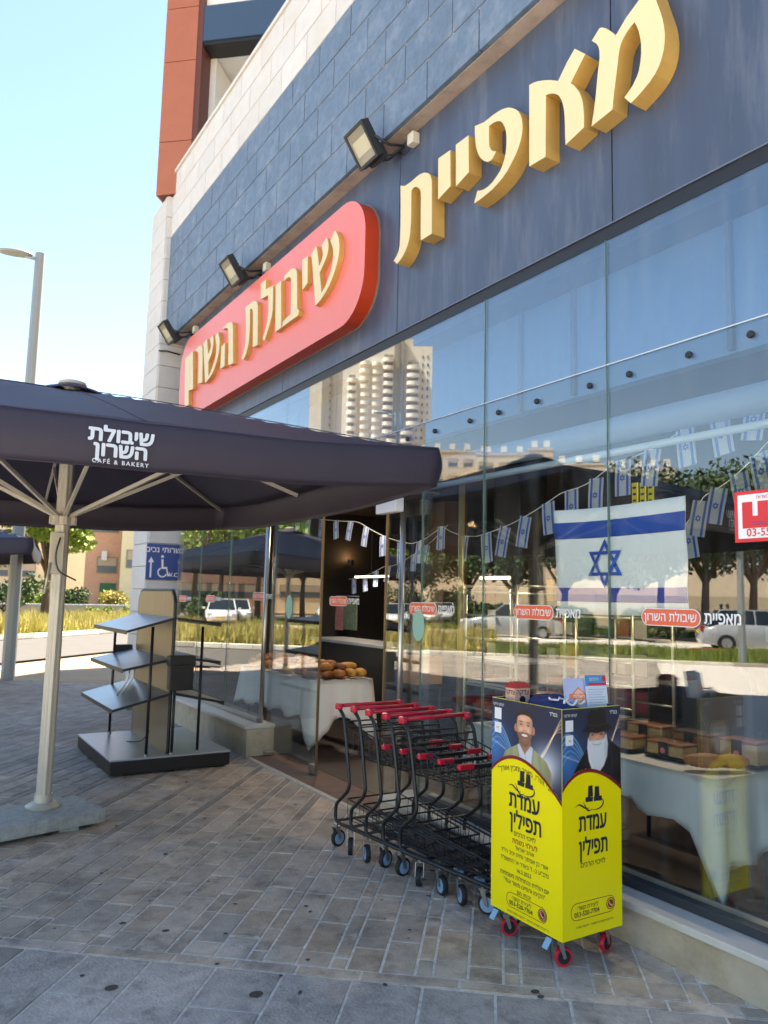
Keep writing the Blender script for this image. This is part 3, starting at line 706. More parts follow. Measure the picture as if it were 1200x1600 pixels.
text('lettering', 'מחלקת הכשרות', .024, (GX - .009, yl - .19, zt_ - .032), (0, -1, 0), (0, 0, 1), M_red, RN)

# ---- flags
M_flagw = mat('flag_cloth', srgb('#f4f6f8'), .8, var=.03); M_pen = mat('pennant_cloth', srgb('#a9b2bd'), .8); M_flagb = mat('flag_blue', srgb('#1f4fae'), .7)
def star(bm, fn, cx, cy, r, w):
    for s in (1, -1):
        o = [(cx + r * math.cos(math.radians(90 * s + 120 * k)), cy + r * math.sin(math.radians(90 * s + 120 * k))) for k in range(3)]
        i = [(cx + (x - cx) * w, cy + (y - cy) * w) for x, y in o]
        for k in range(3):
            add_prism(bm, [o[k], o[(k+1) % 3], i[(k+1) % 3], i[k]], fn, -.0005, .0005)
FL = thing('large_flag', (GX + .02, 2.85, 1.85), 'large white and blue flag with a six-pointed star behind the glass', 'flag')
c4 = [at(864, 798, 0, GX + .03), at(1068, 774, 0, GX + .03), at(1075, 965, 0, GX + .03), at(868, 958, 0, GX + .03)]
def flag_pt(u, v, d=0):        # u 0..1 left to right, v 0..1 top to bottom
    t = c4[0].lerp(c4[1], u); b = c4[3].lerp(c4[2], u); p = t.lerp(b, v)
    p.z -= .012 * math.sin(math.pi * u) * (1 - v); p.x += .008 * math.sin(7 * u + 2 * v) + .006 * math.sin(13 * u * v + 1) + d
    return p
def flag_sheet(name, u0, u1, v0, v1, m, d, nu=24, nv=12):
    V = [flag_pt(u0 + (u1-u0) * i/nu, v0 + (v1-v0) * j/nv, d) for j in range(nv+1) for i in range(nu+1)]
    F = [(j*(nu+1)+i, j*(nu+1)+i+1, (j+1)*(nu+1)+i+1, (j+1)*(nu+1)+i) for j in range(nv) for i in range(nu)]
    o = mesh(name, V, F, m, FL, True); md = o.modifiers.new('thickness', 'SOLIDIFY'); md.thickness = .0015; md.offset = 0; return o
flag_sheet('cloth', 0, 1, 0, 1, M_flagw, .003)
flag_sheet('stripe', 0, 1, .125, .285, M_flagb, -.0012)
flag_sheet('stripe', 0, 1, .755, .885, mat('flag_blue_low', srgb('#2a4aa8'), .7), -.0012)
bm = bmesh.new(); star(bm, lambda u, v, d: flag_pt(.44 + u, .53 - v * 1.47, d), 0, 0, .155, .72); bmobj('star', bm, M_flagb, FL)
for o in FL.children:
    if o.name.startswith('star'):
        for v in o.data.vertices: v.co.x -= .008
# strings of small flags inside
def small_flag_parts(y, z, s, tilt, x, parent):
    ca, sa = math.cos(tilt), math.sin(tilt)
    def fn(u, v, d): return Vector((x + d + .01 * math.sin(9 * v / s), y - (u * ca - v * sa), z + (u * sa + v * ca)))
    w, h = .112 * s, .205 * s
    bm = bmesh.new(); add_prism(bm, [(-w/2, -h), (w/2, -h), (w/2, -h/2), (w/2, 0), (-w/2, 0), (-w/2, -h/2)], fn, -.001, .001)
    p = bmobj('pennant', bm, M_pen, parent)
    bm = bmesh.new()
    for a in (-.36, .24): add_prism(bm, [(w * a, -h), (w * (a+.14), -h), (w * (a+.14), -h/2), (w * (a+.14), 0), (w * a, 0), (w * a, -h/2)], fn, -.0030, -.0022)
    star(bm, lambda u, v, d: fn(u, v, d - .004), 0, -h/2, w * .2, .6)
    bmobj('printed_marks', bm, M_flagb, p)
def flag_string(pix, X, s, n, label, seed):
    pts = [at(px, py, 0, X) for px, py in pix]; r = random.Random(seed)
    t = thing('flag_string', pts[0], label, 'bunting', 'strings of small flags inside the shop')
    seg = [0]
    for a, b in zip(pts, pts[1:]): seg.append(seg[-1] + (b-a).length)
    fine = []
    def P(q):
        for i in range(len(pts) - 1):
            if q <= seg[i+1] or i == len(pts) - 2:
                f = (q - seg[i]) / (seg[i+1] - seg[i]); p = pts[i].lerp(pts[i+1], f); p.z -= .04 * math.sin(math.pi * min(1, max(0, f))); return p
    tube('cord', [P(seg[-1] * k / 30) for k in range(31)], .0035, M_swh, t, 5)
    for k in range(n):
        p = P(seg[-1] * (k + .5) / n); small_flag_parts(p.y, p.z - .003, s, r.uniform(-.22, .22), p.x, t)
flag_string([(1215, 600), (1085, 657), (960, 722), (880, 768), (745, 838)], 3.78, 1.1, 11, 'string of small flags rising to the right above the large flag', 1)
flag_string([(1200, 690), (1100, 775), (1040, 850)], 4.6, 1.2, 6, 'short string of small flags right of the large flag', 2)
flag_string([(745, 838), (690, 822), (640, 850), (560, 815), (455, 800)], 4.9, 1.2, 11, 'string of small flags above the doorway', 3)
flag_string([(700, 820), (640, 870), (600, 885), (545, 905)], 5.8, 1.1, 8, 'string of small flags hanging in the dark behind the doorway', 4)
# ---------------------------------------------------------------- parasols
M_canopy = mat('parasol_fabric', srgb('#332d3b'), .62, var=.06, scale=3, bump=.15, bscale=300)
M_piping = mat('parasol_piping', srgb('#443d4d'), .6)
M_pole = mat('pole_enamel', srgb('#bdb8ab'), .4, metal=.2, var=.05)
M_conc = mat('terrazzo_base', srgb('#a0a29e'), .7, var=.25, scale=25, bump=.4, bscale=60, dirt=srgb('#5b5f5f'), dscale=3, damt=.5)
def parasol(cx, cy, hx, hy, ztop, zedge, label, big=True, base=True, rz=0.0, off=(0, 0)):
    t = thing('parasol', (cx, cy, 0), label, 'parasol', 'dark square parasols')
    N = 32
    def ht(u, v):
        r = max(abs(u), abs(v)); s = (v / r if abs(u) >= abs(v) else u / r) if r > 1e-6 else 0
        sag = .05 * r * (1 - .6 * r) * (math.sin(math.pi * s) ** 2)
        wr = .008 * math.sin(9 * u + 4 * v) * (1 - r) + 0
        return ztop - (ztop - zedge) * r ** 1.08 - sag + .028 * u * r - .035 * r * (1 - abs(s)) + wr + .02 * (r > .97) * abs(s)
    def xy(u, v):
        x, y = u * hx, v * hy; c, s = math.cos(rz), math.sin(rz); r = max(abs(u), abs(v)); return cx + off[0]*r + x * c - y * s, cy + off[1]*r + x * s + y * c
    V = []; F = []
    for j in range(N + 1):
        for i in range(N + 1):
            u, v = -1 + 2*i/N, -1 + 2*j/N; V.append((*xy(u, v), ht(u, v)))
    F = [(j*(N+1)+i, j*(N+1)+i+1, (j+1)*(N+1)+i+1, (j+1)*(N+1)+i) for j in range(N) for i in range(N)]
    o = mesh('canopy', V, F, M_canopy, t, True); md = o.modifiers.new('thickness', 'SOLIDIFY'); md.thickness = .003
    V = []; F = []; K = 40; D = 8; H = .235
    ring = []
    for k in range(K): ring.append((-1 + 2*k/K, -1))
    for k in range(K): ring.append((1, -1 + 2*k/K))
    for k in range(K): ring.append((1 - 2*k/K, 1))
    for k in range(K): ring.append((-1, 1 - 2*k/K))
    n = len(ring)
    for d in range(D + 1):
        for k, (u, v) in enumerate(ring):
            z = ht(u, v); side = k // K; f = (k % K) / K
            q = .006 * math.sin(f * 11 + side * 2) * (d / D) ; bulge = 1 + .010 * math.sin(math.pi * d / D)
            uu, vv = u * bulge, v * bulge
            if side in (0, 2): vv += (q if side == 0 else -q) / hy
            else: uu += (q if side == 1 else -q) / hx
            corner = max(0, 1 - min(f, 1 - f) * 14)
            V.append((*xy(uu * (1 - .006 * corner * d/D), vv * (1 - .006 * corner * d/D)), z - H * d / D * (1 - .03 * corner)))
    for d in range(D):
        for k in range(n): F.append((d*n+k, d*n+(k+1) % n, (d+1)*n+(k+1) % n, (d+1)*n+k))
    o = mesh('valance', V, F, M_canopy, t, True); md = o.modifiers.new('thickness', 'SOLIDIFY'); md.thickness = .003
    hem = [Vector(V[D*n+k]) for k in range(n)]
    bm = bmesh.new(); add_tube(bm, hem, .004, 5, closed=True); bmobj('hem', bm, M_canopy, t, True)
    bm = bmesh.new(); add_tube(bm, [Vector(V[k]) + Vector((0, 0, .001)) for k in range(n)], .0045, 5, closed=True); bmobj('edge_piping', bm, M_piping, t, True)
    for (u, v) in ((1,1), (-1,1), (-1,-1), (1,-1), (0,1), (0,-1), (1,0), (-1,0)): tube('seam', [Vector((*xy(u*f, v*f), ht(u*f, v*f) + .003)) for f in [k/12 for k in range(1, 13)]], .0035, M_piping, t, 5)
    for k in range(4): tube('corner_seam', [Vector(V[d*n + k*K]) for d in range(D+1)], .004, M_piping, t, 5)
    lathe('top_cap', [(0, .06), (.05, .055), (.095, .04), (.10, .02), (.06, 0), (.035, -.08)], (cx, cy, ztop + .01), M_pole, t, 20)
    # flared flap under the cap
    V = []; F = []
    for r, dz in ((.05, .035), (.16, .02), (.30, -.015)):
        for k in range(32): a = math.pi*2*k/32; V.append((cx + r*math.cos(a), cy + r*math.sin(a), ztop + dz + .012*math.cos(4*a+.5)*(r/.3) - .18*(r-.05)))
    for d in range(2):
        for k in range(32): F.append((d*32+k, d*32+(k+1) % 32, (d+1)*32+(k+1) % 32, (d+1)*32+k))
    o = mesh('vent_flap', V, F, M_canopy, t, True); md = o.modifiers.new('thickness', 'SOLIDIFY'); md.thickness = .003
    # ribs and struts
    for (u, v) in ((1,0),(1,1),(0,1),(-1,1),(-1,0),(-1,-1),(0,-1),(1,-1)):
        e = Vector((*xy(u*.985, v*.985), ht(u*.985, v*.985) - .035)); h = Vector((cx, cy, ztop - .06))
        bm = bmesh.new()
        dr = (e - h).normalized(); sd = dr.cross(Vector((0,0,1))).normalized()
        def bar(a, b, w, hh):
            d_ = (b-a).normalized(); s_ = d_.cross(Vector((0,0,1))).normalized(); u_ = s_.cross(d_)
            A = [bm.verts.new(a + s_*sx*w + u_*sz*hh) for sx, sz in ((-1,-1),(1,-1),(1,1),(-1,1))]; B = [bm.verts.new(b + s_*sx*w + u_*sz*hh) for sx, sz in ((-1,-1),(1,-1),(1,1),(-1,1))]
            for k in range(4): bm.faces.new((A[k], A[(k+1) % 4], B[(k+1) % 4], B[k]))
            bm.faces.new(A[::-1]); bm.faces.new(B)
        bar(h + dr * .06, e, .009, .014); rib = bmobj('rib', bm, M_pole, t)
        f = .56 if abs(u) + abs(v) == 2 else .60
        m = Vector((*xy(u*f, v*f), ht(u*f, v*f) - .05)); s0 = Vector((cx, cy, 2.06 * ztop / 3.0)); s0 += (m - s0).normalized() * .05
        bm = bmesh.new(); bar(s0, m, .010, .013); bmobj('strut', bm, M_pole, rib)
    # fluted pole
    bm = bmesh.new(); K = 32; prof = []
    for z in (.10, ztop - .02):
        prof.append([bm.verts.new((cx + (.048 + .0025 * math.cos(k * 4 * math.pi / K * 4)) * math.cos(2*math.pi*k/K), cy + (.048 + .0025 * math.cos(k * 4 * math.pi / K * 4)) * math.sin(2*math.pi*k/K), z)) for k in range(K)])
    for k in range(K): bm.faces.new((prof[0][k], prof[0][(k+1) % K], prof[1][(k+1) % K], prof[1][k]))
    bmobj('pole', bm, M_pole, t)
    lathe('runner', [(.05, 0), (.075, .005), (.075, .06), (.06, .08), (.05, .08)], (cx, cy, 2.02 * ztop / 3), M_pole, t, 20)
    for k in range(8):
        a = math.pi/4*k; c = Vector((cx + .08*math.cos(a), cy + .08*math.sin(a), 2.05*ztop/3)); box('runner_lug', c.x-.012, c.x+.012, c.y-.012, c.y+.012, c.z-.025, c.z+.03, M_pole, t)
    lathe('ground_collar', [(.11, 0), (.115, .012), (.09, .03), (.062, .038), (.058, .09), (.05, .09)], (cx, cy, .112), M_pole, t, 24)
    if big:
        box('crank_housing', cx - .085, cx + .012, cy - .065, cy - .048, 1.72, 2.02, M_pole, t, .006)
        tube('crank_strap', arc_pts([(cx - .02, cy - .07, 1.98), (cx - .05, cy - .09, 1.86), (cx - .03, cy - .1, 1.74), (cx + .1, cy - .09, 1.68)], .05), .006, M_dark, t, 6)
        tube('crank_lever', [(cx - .075, cy - .07, 1.80), (cx - .10, cy - .075, 1.58)], .009, M_pole, t, 6)
    if base:
        for k, (a, b) in enumerate(((-.66, -.01), (.0, .36))):
            pass
        bm = bmesh.new(); add_box(bm, (0, 0, 0), (.92, .50, .085), rz=math.radians(14), bev=.012)
        bmesh.ops.translate(bm, verts=bm.verts, vec=(cx - .13, cy - .12, .07)); bmobj('base_slab', bm, M_conc, t)
        for sx in (-.38, .2):
            box('slab_foot', cx - .13 + sx, cx - .13 + sx + .12, cy - .28, cy + .0, .001, .031, M_conc, t)
    return t
U1 = parasol(.955, 5.92, 1.70, 1.98, 3.08, 2.455, 'large dark purple parasol with white Hebrew lettering on its valance', rz=math.radians(-1.5), off=(.06, -.22))
# printing on the valance facing the camera
M_print = mat('print_white', srgb('#cfd8e2'), .7)
c = at(190, 697, 1, 3.70)
rx = Vector((math.cos(math.radians(-1.5)), math.sin(math.radians(-1.5)), 0))
yv = 5.70 - 1.98 - .03
def vt(s, px, py, size, **k):
    q = at(px, py, 1, yv + (at(px, py, 1, yv).x - 1.0) * math.tan(math.radians(-1.5)))
    text('lettering', s, size, q + Vector((0, -.004, 0)), rx, (0, 0, 1), M_print, U1, ext=.004, **k)
vt('שיבולת', 190, 683, .094, bold=.075, squash=1.10)
vt('השרון', 189, 706, .094, bold=.075, squash=1.08)
vt('CAFÉ & BAKERY', 188, 724, .028, bold=.03, rtl=False, spacing=1.35)
q = at(63, 889, 2, 2.25)
parasol(-.09, 14.3, 2.0, 2.0, 2.95, 2.30, 'second dark parasol farther down the pavement at the left edge', big=False, rz=math.radians(-9.6))
# ---------------------------------------------------------------- shopping trolleys
M_tro = mat('trolley_tube', srgb('#2a2c30'), .38, metal=.35, var=.1)
M_trored = mat('trolley_red_plastic', srgb('#c8203a'), .32)
M_tyre = mat('caster_tyre', srgb('#1b1c1e'), .7)
M_hub = mat('caster_hub_blue', srgb('#7fa3c4'), .5)
M_zinc = mat('zinc_fork', srgb('#9a9a98'), .35, metal=.8)
def caster(parent, c, r, yaw, tyre, hub, fork, brake=False):
    c = Vector(c); d = Vector((math.cos(yaw), math.sin(yaw), 0)); s = Vector((-d.y, d.x, 0)); pc = c + d * r * .45
    # wheel: lathe round the axle s
    def wheel(name, prof, m):
        bm = bmesh.new(); seg = 18; rings = []
        for rr, h in prof: rings.append([bm.verts.new(pc + s * h + (d * math.cos(2*math.pi*k/seg) + Vector((0,0,1)) * math.sin(2*math.pi*k/seg)) * rr) for k in range(seg)])
        for A, B_ in zip(rings, rings[1:]):
            for k in range(seg): bm.faces.new((A[k], A[(k+1) % seg], B_[(k+1) % seg], B_[k]))
        bm.faces.new(rings[0][::-1]); bm.faces.new(rings[-1])
        return bmobj(name, bm, m, root)
    root = None
    bm = bmesh.new()
    top = c + Vector((0, 0, r * 1.45))
    for sg in (1, -1):
        a = top + s * sg * r * .42 - d * r * .28; b = top + s * sg * r * .42 + d * r * .28; e = pc + s * sg * r * .42 + d * r * .18; f = pc + s * sg * r * .42 - d * r * .18
        for off in (0,):
            q = [bm.verts.new(p + s * sg * k) for k in (0, .003) for p in (a, b, e, f)]
            bm.faces.new(q[:4]); bm.faces.new(q[4:][::-1])
            for k in range(4): bm.faces.new((q[k], q[(k+1) % 4], q[4 + (k+1) % 4], q[4 + k]))
    add_box(bm, tuple(top), (r * .8, r * .9, .005), rz=yaw)
    add_tube(bm, [top, top + Vector((0, 0, r * .35))], r * .3, 10)
    add_tube(bm, [pc - s * r * .5, pc + s * r * .5], r * .12, 8)
    fk = bmobj('caster', bm, fork, parent); root = fk
    w = r * .27
    wheel('tyre', [(r * .74, -w), (r * .94, -w), (r, -w * .55), (r, w * .55), (r * .94, w), (r * .74, w)], tyre)
    wheel('rim', [(r * .2, -w * 1.02), (r * .72, -w * 1.02), (r * .74, -w * .8), (r * .74, w * .8), (r * .72, w * 1.02), (r * .2, w * 1.02)], hub)
    wheel('axle_cap', [(r * .08, -w * 1.35), (r * .17, -w * 1.25), (r * .17, w * 1.25), (r * .08, w * 1.35)], M_zinc)
    return fk
def trolley(label, oy, ox, seed):
    """rear at high Y, front toward the camera (-Y)"""
    t = thing('shopping_trolley', (ox, oy, 0), label, 'shopping trolley', 'black trolleys with red handles nested in a row'); r_ = random.Random(seed)
    W = .50
    for sd, name in ((0, 'side_frame'), (1, 'side_frame')):
        x = ox + (.012 if sd == 0 else W - .012); xi = ox + (.07 if sd == 0 else W - .07); g = 1 if sd == 0 else -1
        pts = [(x, oy + .02, .885), (x, oy - .06, .84), (x + g*.0, oy - .10, .70), (x + g*.005, oy - .15, .42), (x + g*.0, oy - .135, .375), (x, oy + .0, .275), (x, oy + .012, .245), (x, oy + .012, .17), (x + g*.01, oy - .03, .155), (xi + g*.03, oy - .80, .15)]
        tube('side_frame', arc_pts(pts, .05, 4), .0115, M_tro, t, 8)
    tube('base_crossbar', [(ox + .03, oy - .0, .165), (ox + W - .03, oy - .0, .165)], .009, M_tro, t)
    tube('front_bar', arc_pts([(ox + .105, oy - .80, .15), (ox + .12, oy - .84, .15), (ox + W - .12, oy - .84, .15), (ox + W - .105, oy - .80, .15)], .03), .0115, M_tro, t)
    h = tube('handle', [(ox + .012, oy + .02, .892), (ox + W - .012, oy + .02, .892)], .0125, M_trored, t, 12)
    for x in (ox + .012, ox + W - .012): box('end_cap', x - .017, x + .017, oy - .02, oy + .038, .868, .910, M_trored, h, .012)
    # upper tray
    def wire_basket(name, x0, x1, y0, y1, z0, z1, zf, nx, ny, nz, taper, wr=.0026):
        bm = bmesh.new()
        def P(u, v, w):    # u across, v rear->front, w bottom->top
            ins = taper * (1 - w * .4) * v
            zz0 = z0 + (zf - z0) * v * .0
            x = x0 + ins + (x1 - x0 - 2*ins) * u; y = y0 + (y1 - y0) * v; z = z0 + (z1 - (z1 - zf) * v - z0) * w
            return (x, y, z)
        for w, rr in ((1, wr * 1.9), (0, wr)):
            add_tube(bm, [P(0,0,w), P(0,1,w), P(1,1,w), P(1,0,w)], rr, 5, closed=True)
        for k in range(1, nz): add_tube(bm, [P(0,0,k/nz), P(0,1,k/nz), P(1,1,k/nz), P(1,0,k/nz)], wr, 4, closed=True)
        for k in range(ny + 1): add_tube(bm, [P(0,k/ny,1), P(0,k/ny,0), P(1,k/ny,0), P(1,k/ny,1)], wr, 4)
        for k in range(nx + 1): add_tube(bm, [P(k/nx,0,0), P(k/nx,1,0), P(k/nx,1,1)], wr, 4)
        return bmobj(name, bm, M_tro, t)
    wire_basket('upper_basket', ox + .035, ox + W - .035, oy - .09, oy - .50, .60, .76, .70, 7, 7, 2, .03)
    wire_basket('lower_basket', ox + .06, ox + W - .06, oy - .06, oy - .78, .185, .31, .27, 5, 5, 1, .05, .0030)
    # rear wire hoop and red front grips
    tube('rear_hoop', arc_pts([(ox + .012, oy - .075, .80), (ox + .03, oy - .09, .805), (ox + W - .03, oy - .09, .805), (ox + W - .012, oy - .075, .80)], .02), .006, M_tro, t, 6)
    g = tube('front_grip', arc_pts([(ox + .055, oy - .47, .70), (ox + .055, oy - .52, .715), (ox + W - .055, oy - .52, .715), (ox + W - .055, oy - .47, .70)], .02), .009, M_tro, t, 8)
    for x in (ox + .075, ox + W - .075): box('grip_sleeve', x - .05, x + .05, oy - .535, oy - .505, .70, .73, M_trored, g, .008)
    for k in range(3):
        tube('deck_rail', [(ox + .14 + .11*k, oy - .02, .168), (ox + .17 + .08*k, oy - .81, .152)], .006, M_tro, t, 6)
    for (x, y) in ((ox + .015, oy + .01), (ox + W - .015, oy + .01), (ox + .12, oy - .80), (ox + W - .12, oy - .80)):
        caster(t, (x, y, .052), .052, r_.uniform(-2.4, -.7) if y < oy - .5 else r_.uniform(-2.2, 2.2), M_tyre, M_hub, M_zinc)
    return t
tl = ['farthest trolley of the nested row, its red handle nearest the shop doorway', 'second trolley from the doorway end of the nested row', 'middle trolley of the nested row with two handles on either side', 'fourth trolley from the doorway end, just behind the nearest one', 'nearest trolley, its front end tucked behind the yellow stand']
for k in range(5): trolley(tl[k], 4.53 - .163 * k, 2.50 + .018 * k + .004 * (k % 2), 30 + k)

# ---------------------------------------------------------------- yellow and blue stand on wheels
M_yel = mat('stand_yellow', srgb('#fbe80c'), .35, spec=.4)
M_nav = mat('stand_navy', srgb('#1a2342'), .35)
M_mar = mat('stand_maroon', srgb('#7c1722'), .4)
M_ink = mat('stand_ink', srgb('#161a2c'), .5)
M_inkr = mat('stand_ink_red', srgb('#a03020'), .5)
M_cyan = mat('swirl_blue', srgb('#4f9bd0'), .4); M_pale = mat('swirl_pale', srgb('#b9d9ee'), .4); M_glow = mat('swirl_gold', srgb('#d8b98a'), .4)
M_skin = mat('print_skin', srgb('#c9967a'), .5); M_skin2 = mat('print_skin_shade', srgb('#a8705a'), .5); M_hair = mat('print_hair', srgb('#33241c'), .5)
M_jacket = mat('print_jacket', srgb('#a9ab83'), .5); M_shirt = mat('print_shirt', srgb('#c9ccd6'), .5); M_beard = mat('print_beard', srgb('#c6ccd2'), .5); M_blk = mat('print_black', srgb('#0e0d12'), .5)
M_jacket2 = mat('print_jacket_fold', srgb('#83865f'), .5); M_beard2 = mat('print_beard_shade', srgb('#97a0aa'), .5); M_white2 = mat('print_white_teeth', srgb('#e9e4dc'), .5)
KX0, KX1, KY0, KY1, KZ0, KZ1 = 2.555, 2.935, 2.555, 3.035, .135, 1.125
K = thing('wheeled_stand', (2.745, 2.795, 0), 'tall yellow and navy printed box stand on red casters, open at the top', 'display box')
th = .012
box('front_panel', KX0, KX0 + th, KY0 + th + .001, KY1, KZ0, KZ1, M_yel, K)
box('side_panel', KX0, KX1, KY0, KY0 + th, KZ0, KZ1, M_yel, K)
box('side_panel', KX0 + th + .001, KX1, KY1 - th, KY1, KZ0, KZ1, M_nav, K)
box('back_panel', KX1 - th, KX1, KY0 + th + .001, KY1 - th - .001, KZ0, KZ1, M_nav, K)
box('shelf', KX0 + th, KX1 - th, KY0 + th, KY1 - th, KZ1 - .09, KZ1 - .08, M_nav, K)
box('floor_plate', KX0 + th, KX1 - th, KY0 + th, KY1 - th, KZ0, KZ0 + .012, M_nav, K)
for (x, y, yaw) in ((KX0 + .05, KY0 + .07, -.35), (KX1 - .05, KY0 + .07, .2), (KX0 + .05, KY1 - .05, -.5), (KX1 - .05, KY1 - .05, 1.2)):
    cst = caster(K, (x, y, .042), .042, yaw, M_trored, M_tyre, M_zinc)
    if x < 2.7:
        R = Matrix.Rotation(-.5, 3, 'Y'); bm = bmesh.new(); add_box(bm, (0, 0, 0), (.05, .032, .006), bev=.002)
        for v in bm.verts: v.co = Vector((x - .06, y + .015, .105)) + Matrix.Rotation(-.9, 3, 'Y') @ v.co
        bmobj('brake_pedal', bm, mat('pedal_blue', srgb('#8db4d4'), .4), cst)
# prints. front face looks to -X (u runs to -Y), side face looks to -Y (u runs to +X)
def face_fn(which):
    if which == 0: return lambda u, v, d: Vector((KX0 - .0006 - d, KY1 - u, KZ0 + v))
    return lambda u, v, d: Vector((KX0 + u, KY0 - .0006 - d, KZ0 + v))
def printed(name, polys, fn, lvl, m, parent=K):
    bm = bmesh.new()
    for p in polys: add_prism(bm, p, fn, lvl * .0003, lvl * .0003 + .0002)
    return bmobj(name, bm, m, parent)
def ell(cx, cy, rx, ry, n=20, a0=0, a1=360): return [(cx + rx * math.cos(math.radians(a0 + (a1-a0)*k/n)), cy + ry * math.sin(math.radians(a0 + (a1-a0)*k/n))) for k in range(n if a1-a0 == 360 else n + 1)]
def ribbon(pts, w):
    o = []; q = []
    for i, (x, y) in enumerate(pts):
        a = pts[max(0, i-1)]; b = pts[min(len(pts)-1, i+1)]; dx, dy = b[0]-a[0], b[1]-a[1]; L = math.hypot(dx, dy) or 1
        ww = w * math.sin(math.pi * (i + .6) / (len(pts) + .2)); o.append((x - dy/L*ww, y + dx/L*ww)); q.append((x + dy/L*ww, y - dx/L*ww))
    return o + q[::-1]
def bez(p0, p1, p2, p3, n=12):
    return [tuple((1-t)**3*p0[k] + 3*(1-t)**2*t*p1[k] + 3*(1-t)*t*t*p2[k] + t**3*p3[k] for k in (0, 1)) for t in [i/n for i in range(n+1)]]
for w_, Wd, which in ((0, .48, 0), (1, .38, 1)):
    fn = face_fn(which); H = KZ1 - KZ0
    yl = .63 if which == 0 else .625; pk = .745 if which == 0 else .72; yr = .62 if which == 0 else .64
    arc = bez((0, yl + .02), (Wd * .25, pk + .035), (Wd * .60, pk + .02), (Wd, yr - .035 if which == 0 else yr - .02), 16)
    printed('maroon_arch', [arc + [(x, y - .016) for x, y in arc[::-1]]], fn, 6, M_mar)
    printed('white_square', [[(.022, .89), (.072, .89), (.072, .945), (.022, .945)], [(.022, .825), (.072, .825), (.072, .875), (.022, .875)]] if which == 0 else [[(.02, .89), (.068, .89), (.068, .94), (.02, .94)], [(.02, .83), (.068, .83), (.068, .875), (.02, .875)]], fn, 4, M_swh)
    rt = (0, -1, 0) if which == 0 else (1, 0, 0)
    def tx(s, size, u, v, m=M_ink, **k):
        text('lettering', s, size, fn(u, v, .0024), rt, (0, 0, 1), m, K, ext=.0, **k)
    tx('קומץ צדקה', .018, .05, .962, M_swh); tx('בס"ד', .024, Wd - .05, .962, M_swh, bold=.02); tx('קוד', .014, .046, .85, M_ink)
f0 = face_fn(0); f1 = face_fn(1)
# emblem: two small boxes with straps
def emblem(fn, cx, cy, s):
    printed('emblem', [[(cx - .03*s, cy), (cx - .027*s, cy + .05*s), (cx + .0*s, cy + .052*s), (cx + .003*s, cy + .003)], [(cx - .045*s, cy - .018*s), (cx + .0*s, cy - .02*s), (cx + .004*s, cy), (cx - .045*s, cy + .003)],
        [(cx + .012*s, cy), (cx + .015*s, cy + .045*s), (cx + .042*s, cy + .042*s), (cx + .045*s, cy)], [(cx + .008*s, cy - .02*s), (cx + .06*s, cy - .022*s), (cx + .06*s, cy), (cx + .008*s, cy)],
        ribbon(bez((cx - .11*s, cy - .035*s), (cx - .07*s, cy - .005*s), (cx - .06*s, cy - .06*s), (cx - .02*s, cy - .045*s)), .004*s), ribbon(bez((cx - .06*s, cy - .015*s), (cx - .04*s, cy - .05*s), (cx - .03*s, cy - .07*s), (cx + .0*s, cy - .05*s)), .004*s),
        ribbon(bez((cx + .05*s, cy - .01*s), (cx + .09*s, cy - .02*s), (cx + .07*s, cy - .07*s), (cx - .01*s, cy - .055*s)), .004*s)], fn, 2, M_ink)
emblem(f0, .235, .622, 1.0); emblem(f1, .19, .592, 1.0)
def T0(s, size, u, v, m=M_ink, **k): text('lettering', s, size, f0(u, v, .0012), (0, -1, 0), (0, 0, 1), m, K, ext=0., **k)
def T1(s, size, u, v, m=M_ink, **k): text('lettering', s, size, f1(u, v, .0012), (1, 0, 0), (0, 0, 1), m, K, ext=0., **k)
T0('"אני אורי, מאיר ומכין אורך"', .036, .245, .675, M_ink, warp=lambda x, y: (x, y - 1.15 * x * x - .10 * x), shear=-.2)
T0('עמדת', .105, .235, .528, bold=.04, squash=.82); T0('תפילין', .105, .245, .437, bold=.035, squash=.82)
T0('לזיכוי הרבים', .030, .24, .378, bold=.005); T0('לעילוי נשמת', .034, .24, .343, M_inkr, bold=.01); T0('אוהב ישראל', .026, .24, .314)
T0('אורי בן אסתר וחיה יניב הי"ד', .028, .235, .283); T0('נלב"ע ב- ז\' באדר א\' התשפ"ד', .028, .235, .248); T0('16.2.2023', .026, .235, .214, rtl=False)
T0('יום הולדת והתחלות משמחות', .028, .235, .180); T0('"הקימו והפיצו מאור עמי"', .028, .235, .150); T0('זכותו תגן', .026, .235, .118)
T0('ליצירת קשר:', .026, .22, .083); T0('053-520-7704', .028, .215, .058, bold=.02, rtl=False); T0('כל הזכויות שמורות לעמותה · להזמנת עמדות נוספות', .013, .26, .018)
T1('עמדת', .105, .19, .482, bold=.04, squash=.70); T1('תפילין', .105, .195, .375, bold=.035, squash=.70); T1('לזיכוי הרבים', .032, .19, .305, bold=.005)
T1('ליצירת קשר:', .026, .155, .125); T1('053-520-7704', .028, .15, .098, bold=.02, rtl=False); T1('כל הזכויות שמורות לעמותה · להזמנת עמדות', .013, .2, .045)
